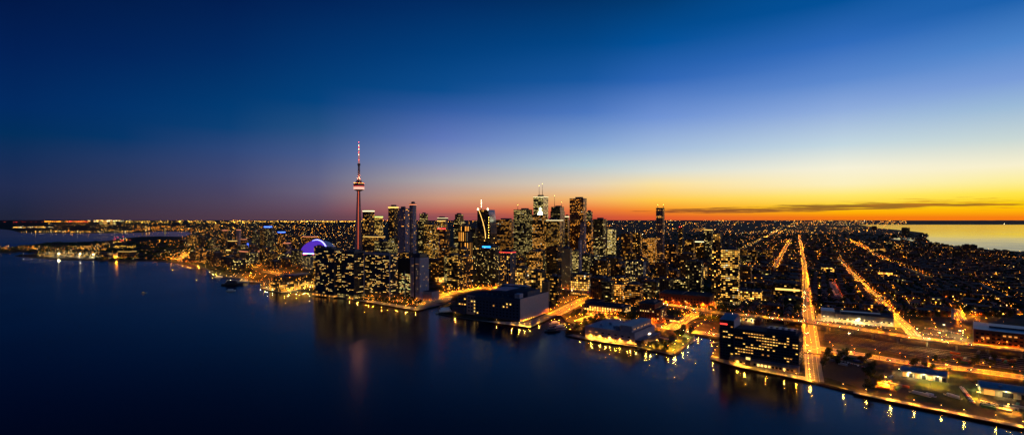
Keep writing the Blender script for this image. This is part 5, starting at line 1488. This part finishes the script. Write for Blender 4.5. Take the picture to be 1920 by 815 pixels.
# general scatter, denser to the horizon
for _ in range(4600):
    px = rnd.uniform(330, 1700); py = 413.5+26*rnd.random()**1.5
    if patchy(px, py): far_light(px, py, cc(), sz())
for _ in range(150):
    px = rnd.uniform(1120, 1920); py = 422+150*rnd.random()**1.1; c0 = cc(.75, .2)
    for _ in range(rnd.randint(3, 14)): far_light(px+rnd.gauss(0, 14), py+rnd.gauss(0, 1.2), c0, rnd.uniform(.35, .9))
for _ in range(900):
    px, py = rnd.uniform(1120, 1920), 424+90*rnd.random()
    if patchy(px, py): far_light(px, py, cc(.75, .2), sz())
for _ in range(1300):
    px = rnd.uniform(340, 700); py = 424+60*rnd.random(); far_light(px, py, cc(.7, .2), rnd.uniform(.4, .95), up=rnd.uniform(0, 12))
for _ in range(260):
    px = rnd.uniform(1390, 1920); py = 505+90*rnd.random(); p = G(px, py)
    if rdist(p.x, p.y) > 3: far_light(px, py, cc(.8, .15), rnd.uniform(.5, 1.0), up=2)
# street grid of the plain
for vx, dens in ((1510, .22), (-420, .22)):
    for _ in range(46):
        if vx > 0:
            px0 = rnd.uniform(900, 2300); py0 = 560; A = (px0, py0)
        else:
            A = (1900, rnd.uniform(425, 590))
        dx, dy = vx-A[0], 407.5-A[1]
        if vx > 0: t0, t1 = rnd.uniform(.2, .6), rnd.uniform(.6, .86)
        else: t0, t1 = rnd.uniform(0, .2), rnd.uniform(.1, .32)
        P0, P1 = G(A[0]+dx*t0, A[1]+dy*t0), G(A[0]+dx*t1, A[1]+dy*t1); n = int((P1-P0).length/70)
        cl_ = cc(.8, .2)
        for i in range(n):
            if rnd.random() > dens: continue
            q = P0.lerp(P1, i/n); q.x += rnd.uniform(-6, 6)
            px = 960+F*q.x/q.y; py = YC+F*(H-GZ)/q.y
            if px < 1130 or px > 1930 or py < 416: continue
            far_light(px, py, cl_, rnd.uniform(.5, .9))
# bright bands at the horizon, left
for _ in range(520):
    px = rnd.uniform(235, 480)
    if noise.noise((px/9, 3, 0))+rnd.gauss(0, .15) > -.05: far_light(px, 415.2+rnd.gauss(0, .5)+(2.2 if rnd.random() < .3 else 0), 'gold', sz()*1.15)
for _ in range(260):
    px = rnd.uniform(480, 700); far_light(px, 414.6+abs(rnd.gauss(0, .8)), 'gold', rnd.uniform(.5, 1.1))
for _ in range(60): far_light(rnd.uniform(84, 114), 415.4+rnd.gauss(0, .2), 'orange', rnd.uniform(.7, 1.3))
for _ in range(90): far_light(rnd.gauss(147, 12), 415.4+rnd.gauss(0, .6), rnd.choice(['red', 'orange']), rnd.uniform(.6, 1.2))
for _ in range(14): far_light(rnd.uniform(0, 80), 416.2, 'red', .7)
for _ in range(170): far_light(rnd.uniform(38, 250), 434.2+rnd.gauss(0, .5), cc(.2, .6), sz())
for _ in range(110): far_light(rnd.uniform(24, 100), 426+rnd.gauss(0, .7), cc(.2, .5), rnd.uniform(.5, .9))
for _ in range(420):
    px, py = rnd.uniform(90, 350), 418+15*rnd.random()
    if patchy(px, py): far_light(px, py, cc(.5, .35), sz())
for _ in range(150): far_light(rnd.gauss(200, 16), 415+4*rnd.random(), cc(.2, .4), rnd.uniform(.6, 1.2), up=60)
for _ in range(150): far_light(rnd.uniform(250, 345), 424+8*rnd.random(), cc(.9, .1), rnd.uniform(.5, .9))
# airport and western harbour
for _ in range(330): far_light(70+130*rnd.random(), 471+10*rnd.random(), cc(.2, .5), rnd.uniform(.35, .8))
for _ in range(170): far_light(rnd.uniform(0, 200), 463+8*rnd.random(), cc(.6, .3), sz()*1.2, up=6)
for _ in range(110): far_light(rnd.uniform(205, 345), 470+18*rnd.random(), cc(.7, .25), sz(), up=6)
for _ in range(60): t = rnd.random(); far_light(140+100*t, 466-16*t+rnd.gauss(0, 1), cc(.4, .5), rnd.uniform(.6, 1.0))
for _ in range(16): far_light(rnd.uniform(212, 252), rnd.uniform(439, 451)+6, rnd.choice(['red', 'white', 'red']), rnd.uniform(.9, 1.5), up=18)
for _ in range(60): far_light(rnd.uniform(262, 345), 451+14*rnd.random(), 'orange', sz()*1.1, up=6)
for _ in range(60): far_light(rnd.uniform(204, 256), 464+4*rnd.random(), 'gold', rnd.uniform(.4, .9), up=12)
for _ in range(420): far_light(rnd.uniform(310, 500), 470+30*rnd.random(), cc(.6, .3), rnd.uniform(.4, .9), up=2)
for _ in range(160): far_light(rnd.uniform(205, 400), 484+10*rnd.random(), cc(.7, .2), rnd.uniform(.4, .8), up=2)
for _ in range(240): far_light(rnd.uniform(430, 600), 515+28*rnd.random(), cc(.1, .6), rnd.uniform(.3, .6), up=1)
for _ in range(220): far_light(rnd.uniform(640, 850), 552+26*rnd.random(), cc(.7, .25), rnd.uniform(.3, .6), up=1)
for _ in range(240): far_light(rnd.uniform(1060, 1340), 556+50*rnd.random(), cc(.6, .3), rnd.uniform(.3, .6), up=1)
for _ in range(260): far_light(rnd.uniform(1330, 1505), 545+50*rnd.random(), cc(.6, .3), rnd.uniform(.3, .6), up=1)
for _ in range(110): far_light(rnd.uniform(1500, 1920), 560+45*rnd.random(), cc(.8, .2), rnd.uniform(.3, .6), up=1)
for _ in range(200): far_light(rnd.uniform(1480, 1700), 414+8*rnd.random(), cc(.5, .3), rnd.uniform(.5, 1.0))
far_light(1883, 419.6, 'white', 1.6)
tag(fl.build('far_city_lights'), 'uncountable lights of the suburbs out to the horizon', 'city lights', kind='stuff')
tag(mid.build('city_lights'), 'uncountable small lamps and lit doorways in the nearer city blocks', 'city lights', kind='stuff')
